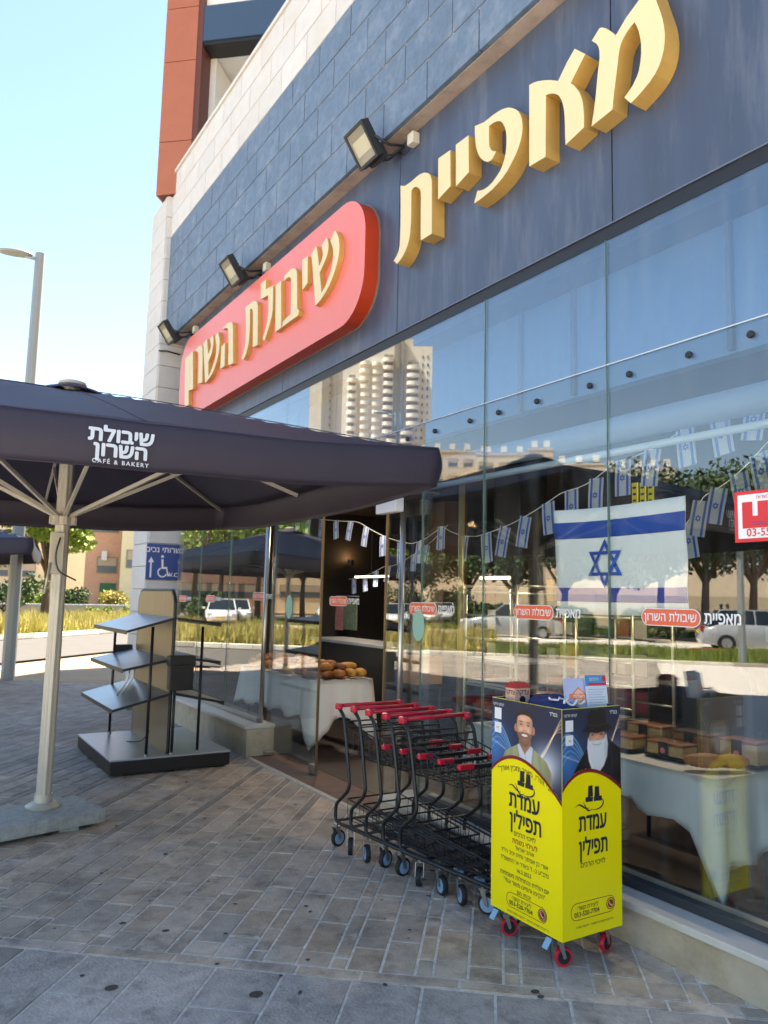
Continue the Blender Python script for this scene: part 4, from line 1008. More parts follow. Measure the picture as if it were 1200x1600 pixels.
for fn, u0, u1, v0, v1, ph in ((f0, .115, .385, .038, .105, .355), (f1, .05, .33, .075, .148, .30)):
    o = rrect(u1-u0, v1-v0, (v1-v0)*.48, 6, (u0+u1)/2, (v0+v1)/2); i = rrect(u1-u0-.005, v1-v0-.005, (v1-v0)*.45, 6, (u0+u1)/2, (v0+v1)/2)
    bm = bmesh.new()
    for k in range(len(o)):
        k2 = (k+1) % len(o); add_prism(bm, [o[k], o[k2], i[k2], i[k]], fn, .0006, .0008)
    bmobj('number_frame', bm, M_mar, K)
    printed('phone_disc', [ell(ph, (v0+v1)/2, .026, .026)], fn, 3, M_mar); printed('phone_disc_inner', [ell(ph, (v0+v1)/2, .0215, .0215)], fn, 4, M_yel if fn is f1 else M_glow); printed('phone_disc_core', [ell(ph, (v0+v1)/2, .018, .018)], fn, 5, M_mar)
    c = (ph, (v0+v1)/2); printed('phone_receiver', [[(c[0]-.010, c[1]+.010), (c[0]-.004, c[1]+.012), (c[0]-.004, c[1]+.003), (c[0]+.003, c[1]-.004), (c[0]+.011, c[1]-.004), (c[0]+.010, c[1]-.011), (c[0]+.0, c[1]-.010), (c[0]-.010, c[1]+.0)]], fn, 6, M_glow)
# things standing in the open top
cb = thing('charity_box', (2.66, 2.97, KZ1 - .08), 'small pinkish charity box with red roof on top of the yellow stand', 'box')
M_pinkb = mat('charity_pink', srgb('#d9b3a2'), .6); M_roof = mat('charity_red', srgb('#b23a34'), .5)
box('body', 2.61, 2.71, 2.93, 3.00, KZ1 - .079, KZ1 + .05, M_pinkb, cb, .003)
mesh('roof', [(2.604, 2.924, KZ1 + .051), (2.716, 2.924, KZ1 + .051), (2.716, 3.006, KZ1 + .051), (2.604, 3.006, KZ1 + .051), (2.63, 2.94, KZ1 + .078), (2.69, 2.94, KZ1 + .078), (2.69, 2.99, KZ1 + .078), (2.63, 2.99, KZ1 + .078)], [(0,1,5,4), (1,2,6,5), (2,3,7,6), (3,0,4,7), (4,5,6,7), (0,3,2,1)], M_roof, cb)
text('lettering', 'צדקה', .032, (2.609, 2.965, KZ1 + .03), (0, -1, 0), (0, 0, 1), M_ink, cb, bold=.02)
text('lettering', 'צדקה', .036, (2.66, 2.929, KZ1 + .03), (1, 0, 0), (0, 0, 1), M_ink, cb, bold=.02)
bm = bmesh.new(); add_prism(bm, ell(2.66, KZ1 - .005, .02, .018, 10), lambda u, v, d: Vector((u, 2.9285 + d, v)), -.0005, .0005); bmobj('emblem', bm, M_ink, cb)
def leaflet(c, w, h, rz, lean, m, label, deco):
    t = thing('leaflet', c, label, 'leaflet'); R = Matrix.Rotation(rz, 3, 'Z') @ Matrix.Rotation(lean, 3, 'X')
    def q(u, v, d): return Vector(c) + R @ Vector((u, d, v))
    bm = bmesh.new(); add_prism(bm, [(-w/2, 0), (w/2, 0), (w/2, h), (-w/2, h)], q, -.001, .001); bmobj('paper', bm, m, t)
    for name, poly, mm, lv in deco:
        bm = bmesh.new(); add_prism(bm, poly, q, -.0012 - .0004 * lv, -.0011 - .0004 * lv); bmobj(name, bm, mm, t)
    return t, q, R
M_leafp = mat('leaflet_lilac', srgb('#a8b2d8'), .4); M_leafw = mat('leaflet_pale', srgb('#cfdcec'), .4); M_leafb = mat('leaflet_blue', srgb('#4a90c8'), .4); M_leafo = mat('leaflet_orange', srgb('#d9764f'), .4)
t, q, R = leaflet((2.78, 2.66, KZ1 - .03), .155, .15, -.30, -.18, M_leafp, 'lilac leaflet with an orange diamond, sticking out of the yellow stand', [('diamond', [(0, .03), (.045, .07), (0, .11), (-.045, .07)], M_leafo, 1), ('diamond_core', [(0, .038), (.036, .07), (0, .102), (-.036, .07)], mat('leaflet_peach', srgb('#e7b59a'), .4), 2), ('band', [(-.05, .055), (.05, .055), (.05, .078), (-.05, .078)], M_leafo, 3)])
text('lettering', 'משלוח', .022, q(0, .066, -.003), R @ Vector((1, 0, 0)), R @ Vector((0, 0, 1)), M_swh, t, ext=0., bold=.02)
t, q, R = leaflet((2.87, 2.63, KZ1 - .03), .125, .165, -.15, -.15, M_leafw, 'pale blue printed leaflet with a red corner badge, right of the lilac one', [('header', [(-.0625, .115), (.0625, .115), (.0625, .165), (-.0625, .165)], M_leafb, 1), ('band', [(-.045, .118), (.0625, .118), (.0625, .128), (-.045, .128)], M_red, 2), ('badge', [(.04, .137), (.06, .137), (.06, .160), (.04, .160)], M_red, 2)] + [('text_line', [(-.05, .10 - .012*k), (.05 - .01*(k % 3), .10 - .012*k), (.05 - .01*(k % 3), .096 - .012*k), (-.05, .096 - .012*k)], M_leafp, 1) for k in range(7)])
text('lettering', 'דרכים', .022, q(-.01, .146, -.003), R @ Vector((1, 0, 0)), R @ Vector((0, 0, 1)), M_swh, t, ext=0., bold=.02)
# blue velvet bag with white lettering
bm = bmesh.new(); bmesh.ops.create_uvsphere(bm, u_segments=28, v_segments=16, radius=1)
for v in bm.verts:
    x, y, z = v.co; n = 1 + .10 * math.sin(5 * x + 3 * y) + .06 * math.sin(9 * y - 4 * x + 1)
    v.co = Vector((2.735 + .13 * x * n, 2.78 + .155 * y * n, KZ1 - .035 + .062 * z * n * (1 if z > 0 else .6)))
bg_ = bmobj('velvet_bag', bm, mat('velvet_navy', srgb('#1b2a63'), .7, var=.2, scale=18), None, True)
tag(bg_, 'crumpled navy velvet bag with white embroidery lying in the yellow stand', 'bag')
V = [(2.66 + .13*k/10, 2.645 + .012*math.sin(k), KZ1 + .012 + .012*math.sin(k*1.3)) for k in range(11)]
emb = tube('embroidery', V, .006, M_swh, None, 6); 
emb.parent = bg_
emb2 = tube('embroidery', [(2.62 + .02*k, 2.70 + .02*math.sin(k*2), KZ1 + .025 + .006*math.cos(k*2)) for k in range(8)], .005, M_swh, None, 6); emb2.parent = bg_

# ---------------------------------------------------------------- metal display stand
M_galv = mat('galvanised_sheet', srgb('#aeb2b8'), .28, metal=.5, var=.1, scale=3, dirt=srgb('#6b7078'), dscale=2, damt=.3)
M_panel = mat('champagne_metal', srgb('#857862'), .38, metal=.5, var=.08, stretch=(1, 4, .15), scale=6)
M_rack = mat('rack_black', srgb('#17171a'), .45)
DS = thing('display_stand', (2.2, 7.78, 0), 'empty metal display stand with sloping grey shelves, black posts and a rounded champagne panel', 'display stand')
box('platform', 1.66, 2.75, 7.06, 8.49, .02, .135, M_rack, DS, .004)
box('platform_top', 1.655, 2.755, 7.055, 8.495, .1355, .15, M_galv, DS, .003)
bm = bmesh.new(); add_prism(bm, [(7.78 + u, .845 + v) for u, v in rrect(1.24, 1.56, .13, 8)], lambda u, v, d: Vector((2.17 + d, u, v)), 0, .03); bmobj('centre_panel', bm, M_panel, DS)
rr = rrect(1.26, 1.58, .14, 8); bm = bmesh.new(); add_tube(bm, [(2.185, 7.78 + u, .845 + v) for u, v in rr], .016, 8, closed=True); bmobj('panel_rim', bm, M_rack, DS, True)
for (x, y) in ((1.98, 7.12), (2.21, 7.12), (2.45, 7.12), (1.95, 8.42), (2.21, 8.42), (2.42, 8.42)):
    tube('post', [(x, y, .15), (x, y, 1.30 if x != 2.21 else .75)], .014, M_rack, DS, 8)
    lathe('post_foot', [(.022, 0), (.022, .012), (.014, .02)], (x, y, .15), M_zinc, DS, 10)
def shelf(xi, zi, xo, zo, y0=7.10, y1=8.46):
    s = 1 if xo > xi else -1
    o = mesh('shelf', [(xi, y0, zi), (xi, y1, zi), (xo, y1, zo), (xo, y0, zo), (xi, y0, zi-.012), (xi, y1, zi-.012), (xo, y1, zo-.012), (xo, y0, zo-.012)], [(0,1,2,3), (7,6,5,4), (0,3,7,4), (1,5,6,2), (0,4,5,1), (3,2,6,7)], M_galv, DS)
    mesh('shelf_lip', [(xo, y0, zo+.001), (xo, y1, zo+.001), (xo + .004*s, y1, zo+.001), (xo + .004*s, y0, zo+.001), (xo, y0, zo-.035), (xo, y1, zo-.035), (xo + .004*s, y1, zo-.035), (xo + .004*s, y0, zo-.035)], [(0,1,2,3), (7,6,5,4), (0,3,7,4), (1,5,6,2), (0,4,5,1), (3,2,6,7)], M_rack, o)
    mesh('shelf_edge', [(xi, y0-.001, zi+.001), (xo, y0-.001, zo+.001), (xo, y0-.001, zo-.022), (xi, y0-.001, zi-.022), (xi, y0-.005, zi+.001), (xo, y0-.005, zo+.001), (xo, y0-.005, zo-.022), (xi, y0-.005, zi-.022)], [(0,1,2,3), (7,6,5,4), (0,4,5,1), (2,6,7,3), (1,5,6,2), (0,3,7,4)], M_rack, o)
shelf(2.168, 1.385, 1.745, 1.265); shelf(2.168, 1.01, 1.73, .925); shelf(2.168, .70, 1.66, .575)
shelf(2.202, 1.385, 2.62, 1.335); shelf(2.202, 1.03, 2.63, .975); shelf(2.202, .70, 2.68, .60)
box('leaflet_pocket', 2.12, 2.34, 6.99, 7.085, .73, 1.0, M_rack, DS, .008)
box('pocket_flap', 2.11, 2.35, 6.98, 7.09, .955, 1.04, M_rack, DS, .008)
box('leaflet_pocket', 1.98, 2.16, 8.50, 8.6, .80, 1.05, M_rack, DS, .008)
for (x, y) in ((1.86, 7.35), (1.93, 7.45)):
    tube('shelf_wire', arc_pts([(x, y, .93), (x - .02, y + .02, .80), (x - .10, y + .04, .66)], .03), .007, M_steel, DS, 6)
tube('loose_cable', arc_pts([(2.0, 7.9, .15), (2.1, 7.7, .17), (2.2, 7.75, .3), (2.21, 7.8, .45)], .08), .005, M_rack, DS, 5)
# thing: weeds at the foot of the pier wall
# ---- soft printed pictures on the stand (flat print as coloured cells of one sheet)
def vcol_mat(name, rough=.35):
    if name in MATS: return MATS[name]
    m = bpy.data.materials.new(name); m.use_nodes = True; MATS[name] = m; n = m.node_tree.nodes; b = n['Principled BSDF']
    a = n.new('ShaderNodeVertexColor'); a.layer_name = 'print'; m.node_tree.links.new(a.outputs[0], b.inputs['Base Color']); b.inputs['Roughness'].default_value = rough; return m
def lin(h): return np.array(srgb(h))
class Paint:
    def __init__(s, u0, u1, v0, v1, step):
        s.nu = int((u1-u0)/step); s.nv = int((v1-v0)/step); s.u0, s.u1, s.v0, s.v1 = u0, u1, v0, v1
        U = u0 + (np.arange(s.nu) + .5) * (u1-u0)/s.nu; V = v0 + (np.arange(s.nv) + .5) * (v1-v0)/s.nv
        s.U, s.V = np.meshgrid(U, V); s.C = np.zeros((s.nv, s.nu, 3))
    def mix(s, a, col): a = np.clip(a, 0, 1)[..., None]; s.C = s.C * (1 - a) + np.array(col) * a
    def add(s, a, col): s.C = s.C + np.clip(a, 0, 9)[..., None] * np.array(col)
    def mul(s, a, f): a = np.clip(a, 0, 1)[..., None]; s.C = s.C * (1 - a + a * f)
    def ell(s, cx, cy, rx, ry, soft=.06, rot=0.):
        c, n = math.cos(rot), math.sin(rot); x = (s.U-cx)*c + (s.V-cy)*n; y = -(s.U-cx)*n + (s.V-cy)*c
        d = np.sqrt((x/rx)**2 + (y/ry)**2); return np.clip((1 - d)/soft + .5, 0, 1)
    def gau(s, cx, cy, rx, ry, rot=0.):
        c, n = math.cos(rot), math.sin(rot); x = (s.U-cx)*c + (s.V-cy)*n; y = -(s.U-cx)*n + (s.V-cy)*c; return np.exp(-((x/rx)**2 + (y/ry)**2))
    def poly(s, pts, soft=.0015):
        P = np.array(pts); n = len(P); inside = np.zeros(s.U.shape, bool); dmin = np.full(s.U.shape, 9.)
        for i in range(n):
            x0, y0 = P[i]; x1, y1 = P[(i+1) % n]
            cond = ((y0 > s.V) != (y1 > s.V)); xi = (x1-x0)*(s.V-y0)/((y1-y0) if abs(y1-y0) > 1e-9 else 1e-9) + x0; inside ^= cond & (s.U < xi)
            L = (x1-x0)**2 + (y1-y0)**2 + 1e-12; t = np.clip(((s.U-x0)*(x1-x0) + (s.V-y0)*(y1-y0))/L, 0, 1); dmin = np.minimum(dmin, np.hypot(s.U-x0-t*(x1-x0), s.V-y0-t*(y1-y0)))
        return np.clip(np.where(inside, dmin, -dmin)/soft + .5, 0, 1)
    def curve(s, pts, w):
        P = np.array(pts); d = np.full(s.U.shape, 9.)
        for (x0, y0), (x1, y1) in zip(P, P[1:]):
            L = (x1-x0)**2 + (y1-y0)**2 + 1e-12; t = np.clip(((s.U-x0)*(x1-x0) + (s.V-y0)*(y1-y0))/L, 0, 1); d = np.minimum(d, np.hypot(s.U-x0-t*(x1-x0), s.V-y0-t*(y1-y0)))
        return np.exp(-(d/w)**2)
    def build(s, fn, floor_curve, lvl=.0006, name='printed_picture', parent=None):
        keep = s.V > np.interp(s.U, [p[0] for p in floor_curve], [p[1] for p in floor_curve])
        gu = np.linspace(s.u0, s.u1, s.nu+1); gv = np.linspace(s.v0, s.v1, s.nv+1)
        V = [tuple(fn(u, v, lvl) - wloc(parent)) for v in gv for u in gu]; F = []; cc = []
        for j in range(s.nv):
            for i in range(s.nu):
                if keep[j, i]: a = j*(s.nu+1)+i; F.append((a, a+1, a+s.nu+2, a+s.nu+1)); cc.append(s.C[j, i])
        me = bpy.data.meshes.new(name); me.from_pydata(V, [], F); ca = me.color_attributes.new('print', 'FLOAT_COLOR', 'CORNER')
        arr = np.repeat(np.hstack([np.clip(np.array(cc), 0, 1), np.ones((len(cc), 1))]), 4, axis=0).astype(np.float32); ca.data.foreach_set('color', arr.ravel()); me.update()
        return link(name, me, vcol_mat('printed_vinyl'), parent)
def backdrop(p, Wd):
    p.C[:] = lin('#1d2745'); p.mul(np.clip((p.V - .7)/.4, 0, 1), .75)
    p.add(p.gau(Wd*.05, .76, .09, .10), lin('#2f6fae') * .9); p.add(p.gau(Wd*.80, .74, .09, .07), lin('#c8d6ea') * .55); p.add(p.gau(Wd*.78, .70, .05, .05), lin('#ffe0c0') * .5)
    for k in range(5): p.add(p.curve(bez((0, .86 - .03*k), (.06, .93 - .02*k), (.12, .80 - .02*k), (.19, .69 - .01*k), 14), .0035) , lin('#8ec8ee') * (.5 - .07*k))
    for k in range(4): p.add(p.curve(bez((Wd*.58, .70), (Wd*.82, .76 + .01*k), (Wd*.86, .86 + .012*k), (Wd, .95 - .02*k), 14), .0028), lin('#f0cfa0') * (.55 - .1*k))
    p.add(p.curve([(0, .79), (.1, .755)], .003), lin('#e8c8a0') * .4)
# front: man in a pale jacket
fn = face_fn(0); Wd = .48; cx = .235
p = Paint(.001, Wd - .001, .585, .989, .0030); backdrop(p, Wd)
jk = [(cx - .165, .58), (cx - .158, .70), (cx - .135, .745), (cx - .09, .77), (cx - .035, .795), (cx + .045, .795), (cx + .10, .768), (cx + .15, .742), (cx + .18, .70), (cx + .19, .58)]
p.mix(p.poly(jk, .003), lin('#a3a47c')); a = p.poly(jk, .003)
p.mul(a * p.gau(cx - .15, .68, .035, .12), .65); p.mul(a * p.gau(cx + .16, .66, .035, .12), .6); p.mul(a * p.curve([(cx + .10, .76), (cx + .12, .66), (cx + .11, .6)], .012), .8); p.mul(a * p.curve([(cx - .09, .76), (cx - .10, .66)], .012), .82)
p.mix(p.poly([(cx - .05, .79), (cx - .03, .73), (cx + .0, .64), (cx + .045, .62), (cx + .05, .70), (cx + .06, .79), (cx + .01, .81)], .002), lin('#c9cedb')); p.mul(p.curve([(cx + .005, .765), (cx + .018, .70), (cx + .022, .63)], .004), .8)
p.mul(p.curve([(cx - .05, .79), (cx - .035, .73), (cx - .005, .65)], .006), .72); p.mul(p.curve([(cx + .062, .79), (cx + .052, .70), (cx + .048, .62)], .006), .72)
p.mix(p.poly([(cx - .032, .85), (cx - .036, .80), (cx + .004, .752), (cx + .046, .80), (cx + .04, .85)], .003), lin('#a8735a')); p.mul(p.gau(cx + .003, .80, .04, .018), .6)
for sx in (-.057, .062): p.mix(p.ell(cx + sx, .868, .011, .019, .2), lin('#b77f66'))
p.mix(p.ell(cx + .002, .902, .060, .060, .08), lin('#2c2019'))
face = [(cx - .050, .905), (cx - .044, .921), (cx - .028, .930), (cx + .003, .934), (cx + .034, .929), (cx + .051, .919), (cx + .056, .904), (cx + .057, .87), (cx + .051, .836), (cx + .030, .806), (cx + .003, .794), (cx - .024, .806), (cx - .046, .836), (cx - .052, .87)]
fa = p.poly(face, .003); p.mix(fa, lin('#dba586')); p.add(fa * p.gau(cx - .008, .915, .03, .012), lin('#f0c8a8') * .16); p.add(fa * p.gau(cx + .028, .866, .014, .012), lin('#f0b898') * .16); p.add(fa * p.gau(cx - .024, .866, .014, .012), lin('#f0b898') * .16)
p.mul(fa * p.gau(cx - .055, .87, .018, .07), .62); p.mul(fa * p.gau(cx + .060, .87, .018, .07), .55)
bd = [(cx - .052, .872), (cx - .046, .850), (cx - .030, .850), (cx - .014, .856), (cx + .003, .853), (cx + .020, .856), (cx + .036, .850), (cx + .050, .850), (cx + .057, .872), (cx + .052, .834), (cx + .030, .803), (cx + .003, .791), (cx - .025, .803), (cx - .047, .834)]
p.mix(p.poly(bd, .004) * .72, lin('#4a3224')); p.mix(p.ell(cx + .003, .836, .025, .012, .3), lin('#8f4f42')); p.mix(p.ell(cx + .003, .8395, .020, .006, .3), lin('#ece6dc')); p.mix(p.gau(cx + .003, .822, .012, .004), lin('#b07a62'))
for sx in (-.022, .028):
    p.mul(p.gau(cx + sx, .890, .014, .008), .62); p.mix(p.ell(cx + sx, .8875, .0075, .0028, .4), lin('#2a1a14')); p.mix(p.gau(cx + sx, .9015, .013, .0028), lin('#2c1c15'))
p.mul(p.curve([(cx - .003, .892), (cx - .006, .870)], .003), .85); p.mul(p.gau(cx + .003, .8625, .011, .0035), .6); p.add(p.gau(cx + .003, .873, .004, .010), lin('#f0c0a0') * .16)
arcF = bez((0, .65), (Wd * .25, .78), (Wd * .60, .765), (Wd, .585), 16)
p.build(fn, arcF, .0009, 'printed_portrait', K)
# side: elderly man with white beard and broad black hat
fn = face_fn(1); Wd = .38; cx = .205
p = Paint(.001, Wd - .001, .60, .989, .0030); backdrop(p, Wd)
p.mix(p.poly([(cx - .19, .58), (cx - .16, .67), (cx - .11, .74), (cx - .06, .80), (cx - .02, .84), (cx + .07, .86), (cx + .13, .82), (cx + .1749, .79), (cx + .1749, .58)], .004), lin('#101016'))
p.add(p.curve([(cx + .09, .83), (cx + .12, .74), (cx + .10, .64)], .006), lin('#2c3040') * .5)
fa = p.ell(cx + .018, .838, .058, .062, .08); p.mix(fa, lin('#d09a7c')); p.mul(fa * p.gau(cx + .07, .84, .025, .07), .6); p.mul(fa * p.gau(cx - .04, .85, .018, .05), .75); p.add(fa * p.gau(cx + .005, .845, .014, .012), lin('#f0b898') * .15); p.add(fa * p.gau(cx + .045, .845, .012, .012), lin('#f0b898') * .12)
bd = [(cx - .042, .855), (cx - .030, .838), (cx - .005, .835), (cx + .016, .842), (cx + .04, .834), (cx + .062, .842), (cx + .078, .868), (cx + .088, .82), (cx + .082, .765), (cx + .06, .725), (cx + .035, .703), (cx + .008, .697), (cx - .018, .712), (cx - .038, .755), (cx - .047, .81)]
b_ = p.poly(bd, .006); p.mix(b_, lin('#dfe3e8'))
for k in range(9): p.mul(b_ * p.curve(bez((cx - .035 + .013*k, .83), (cx - .03 + .012*k, .79), (cx - .02 + .009*k, .75), (cx + .0 + .004*k, .71), 6), .0022), .86)
p.mul(b_ * p.gau(cx + .085, .79, .02, .08), .7); p.mul(p.curve(bez((cx - .012, .826), (cx + .004, .818), (cx + .028, .818), (cx + .044, .826), 6), .003), .55); p.mix(p.curve(bez((cx - .024, .842), (cx - .004, .834), (cx + .034, .834), (cx + .058, .842), 6), .004) * .8, lin('#d6d9de'))
for sx in (-.012, .044):
    p.mul(p.gau(cx + sx, .868, .013, .007), .55); p.mix(p.ell(cx + sx, .866, .006, .0024, .4), lin('#2a1a14')); p.mix(p.gau(cx + sx, .8785, .012, .0028) * .8, lin('#b9b4ae'))
p.mul(p.curve([(cx + .012, .87), (cx + .008, .852)], .003), .8); p.add(p.gau(cx + .017, .856, .004, .008), lin('#f0c0a0') * .15); p.mul(p.gau(cx + .017, .8455, .010, .003), .6)
p.mix(p.poly([(cx - .082, .886), (cx - .06, .90), (cx - .048, .91), (cx - .043, .955), (cx - .022, .980), (cx + .02, .976), (cx + .045, .984), (cx + .075, .972), (cx + .084, .915), (cx + .10, .903), (cx + .125, .890), (cx + .09, .882), (cx + .018, .872), (cx - .05, .880)], .003), lin('#0b0b0f')); p.add(p.curve([(cx - .04, .912), (cx + .02, .905), (cx + .08, .914)], .003), lin('#2a2c36') * .5); p.mul(p.gau(cx + .018, .874, .06, .008), .6)
arcS = bez((0, .645), (Wd * .25, .755), (Wd * .60, .74), (Wd, .62), 16)
p.build(fn, arcS, .0009, 'printed_portrait', K)
# ---------------------------------------------------------------- inside the shop
M_cloth = mat('table_cloth', srgb('#e3e4e5'), .85, var=.04, scale=4)
M_tleg = mat('table_leg', srgb('#5f6f66'), .5)
def draped_table(x0, x1, y0, y1, h, hang, label, tlabel, seed, corner=.45, end=0.):
    t = thing('folding_table', ((x0+x1)/2, (y0+y1)/2, 0), tlabel, 'table')
    box('tabletop', x0, x1, y0, y1, h - .03, h - .004, M_tleg, t)
    for x in (x0 + .06, x1 - .06):
        for y in (y0 + .08, y1 - .08): tube('leg', [(x, y, .01), (x, y, h - .03)], .014, M_tleg, t, 6)
    r = random.Random(seed); N = 26; cx, cy = (x0+x1)/2, (y0+y1)/2; hx, hy = (x1-x0)/2, (y1-y0)/2
    ring = []
    nx, ny = 14, 26
    for k in range(nx): ring.append((x0 + (x1-x0)*k/nx, y0, 0, -1))
    for k in range(ny): ring.append((x1, y0 + (y1-y0)*k/ny, 1, 0))
    for k in range(nx): ring.append((x1 - (x1-x0)*k/nx, y1, 0, 1))
    for k in range(ny): ring.append((x0, y1 - (y1-y0)*k/ny, -1, 0))
    V = []; F = []; n = len(ring); D = 7
    for d in range(D + 1):
        for k, (x, y, nx_, ny_) in enumerate(ring):
            cd = min(math.hypot(x - a, y - b) for a in (x0, x1) for b in (y0, y1)); c = max(0, 1 - cd / .28)
            L = hang + corner * c * c * (1 if y < cy else .2) + (end if ny_ < 0 else 0) * (1 - c) + .03 * math.sin(k * .9 + seed)
            f = d / D; ox = nx_ * .01; oy = ny_ * .01
            w = (.022 * math.sin(k * 1.15 + seed) + .012 * math.sin(k * 2.3)) * f
            if cd < .02:
                sx = -1 if x < cx else 1; sy = -1 if y < cy else 1; V.append((x + sx * (.01 + .06 * f), y + sy * (.01 + .06 * f), h - L * f)); continue
            V.append((x + ox + nx_ * (w + .03 * f), y + oy + ny_ * (w + .03 * f), h - L * f))
    for d in range(D):
        for k in range(n): F.append((d*n+k, d*n+(k+1) % n, (d+1)*n+(k+1) % n, (d+1)*n+k))
    F.append(tuple(range(n)))
    o = mesh('tablecloth', V, F, M_cloth, None, True); md = o.modifiers.new('thickness', 'SOLIDIFY'); md.thickness = .002
    tag(o, label, 'tablecloth'); return t
draped_table(3.46, 4.05, 2.42, 4.3, .76, .22, 'white cloth with a long hanging corner on the cake table behind the right panes', 'folding table standing right behind the right-hand glass panes', 3, .38, .20)
draped_table(3.62, 4.30, 7.08, 9.0, .76, .40, 'white cloth over the bread table seen through the open doorway', 'folding table for bread just inside the doorway', 5, .3)
# cakes in boxes on the right table
M_plas = glass_mat('clear_plastic', tint=(.93, .93, .93), base=.05, gain=1.)
M_cake = mat('sponge_cake', srgb('#d9b070'), .8, var=.12, scale=30); M_choc = mat('chocolate_cake', srgb('#5a3320'), .6, var=.2, scale=25); M_crust = mat('cake_crust', srgb('#a5612f'), .6, var=.2, scale=20)
M_bread = mat('bread_crust', srgb('#a5682f'), .6, var=.3, scale=14, bump=.4, bscale=40); M_bread2 = mat('dark_bread', srgb('#7a4526'), .6, var=.3, scale=14); M_bread3 = mat('golden_bun', srgb('#cf9440'), .5, var=.25, scale=12)
M_pbase = mat('black_tray', srgb('#141416'), .3)
def cake_box(x, y, z, l, w, h, m, top, label, rz=0., badge=True):
    t = thing('cake_box', (x, y, z), label, 'cake box', 'boxed cakes on the right table')
    box('tray', x-w/2, x+w/2, y-l/2, y+l/2, z+.001, z+.015, M_pbase, t, .003)
    box('cake', x-w/2+.012, x+w/2-.012, y-l/2+.012, y+l/2-.012, z+.016, z+h-.028, m, t, .008)
    box('topping', x-w/2+.011, x+w/2-.011, y-l/2+.011, y+l/2-.011, z+h-.027, z+h-.014, top, t, .004)
    box('lid', x-w/2+.003, x+w/2-.003, y-l/2+.003, y+l/2-.003, z+.0155, z+h, M_plas, t, .004)
    if badge:
        b = box('badge', x-w/2-.001, x-w/2+.002, y-.03, y+.03, z+.02, z+h-.01, M_pbase, t)
        lathe('badge_dot', [(0, -.002), (.016, -.002), (.016, 0)], (x-w/2-.002, y, z+h*.45), mat('badge_pink', srgb('#e0707a'), .5), b, 10, 'X')
Z = .763
specs = [(3.60, 3.72, .25, M_cake, M_crust, 'sponge cake box nearest the yellow stand in the front row'), (3.62, 3.44, .25, M_cake, M_crust, 'second sponge cake box of the front row'), (3.66, 3.16, .25, M_cake, M_crust, 'third sponge cake box of the front row'), (3.70, 2.86, .26, M_cake, M_crust, 'last sponge cake box of the front row, beside the loaf')]
for x, y, l, m, tp, lb in specs: cake_box(x, y, Z, l, .15, .10, m, tp, lb)
for x, y, l, m, tp, lb in [(3.83, 3.72, .26, M_choc, M_choc, 'chocolate cake box in the back row, left one'), (3.85, 3.43, .26, M_choc, M_choc, 'chocolate cake box in the back row, middle one'), (3.88, 3.14, .27, M_cake, M_crust, 'pale marbled cake box in the back row'), (3.90, 2.84, .26, M_bread, M_choc, 'brown cake box, second from the right end of the back row'), (3.92, 2.56, .24, M_cake, M_crust, 'pale cake box at the right end of the back row')]: cake_box(x, y, Z, l, .16, .145, m, tp, lb)
def round_box(x, y, z, r, label):
    t = thing('round_cake_box', (x, y, z), label, 'cake box', 'round cake boxes')
    lathe('tray', [(r*.9, 0), (r, .01), (r, .05), (r*.95, .05)], (x, y, z + .001), M_pbase, t, 20); lathe('pie', [(0, .02), (r*.88, .02), (r*.9, .065), (r*.5, .085), (0, .09)], (x, y, z), M_crust, t, 20)
    lathe('lid', [(r*.97, .051), (r*.93, .10), (r*.4, .12), (0, .12)], (x, y, z), M_plas, t, 20)
round_box(3.66, 4.08, Z, .125, 'round pie box at the lower left of the cake table'); round_box(3.92, 4.08, Z, .125, 'round pie box behind the lower left one'); round_box(3.68, 4.08, Z + .125, .12, 'round pie box stacked on top, left'); round_box(3.93, 4.06, Z + .125, .12, 'round pie box stacked on top, right')
def loaf(x, y, z, l, w, h, m, label, cat='loaf', slices=9, wrap=True, rz=0., name='loaf', group=None):
    bm = bmesh.new(); seg = 14; n = 18; rings = []
    for i in range(n + 1):
        f = i / n; p = math.sin(math.pi * min(.999, max(.001, f))) ** .35; q = 1 + (.06 * (1 if (i % 2) else -1) if slices else 0)
        c, s = math.cos(rz), math.sin(rz); yy = -l/2 + l*f
        rings.append([bm.verts.new((x - yy*s + w/2*p*q*math.cos(2*math.pi*k/seg)*c, y + yy*c + w/2*p*q*math.cos(2*math.pi*k/seg)*s, z + h/2 + h/2*p*q*max(-.95, math.sin(2*math.pi*k/seg)))) for k in range(seg)])
    for A, B_ in zip(rings, rings[1:]):
        for k in range(seg): bm.faces.new((A[k], A[(k+1) % seg], B_[(k+1) % seg], B_[k]))
    bm.faces.new(rings[0][::-1]); bm.faces.new(rings[-1])
    o = bmobj(name, bm, m, None, True); return tag(o, label, cat, group)
loaf(3.58, 2.56, Z + .012, .22, .10, .075, M_bread, 'glazed striped loaf on the front corner of the cake table', rz=.9)
loaf(3.70, 2.50, Z + .012, .20, .09, .07, M_bread, 'second glazed loaf behind the one on the corner', rz=1.1)
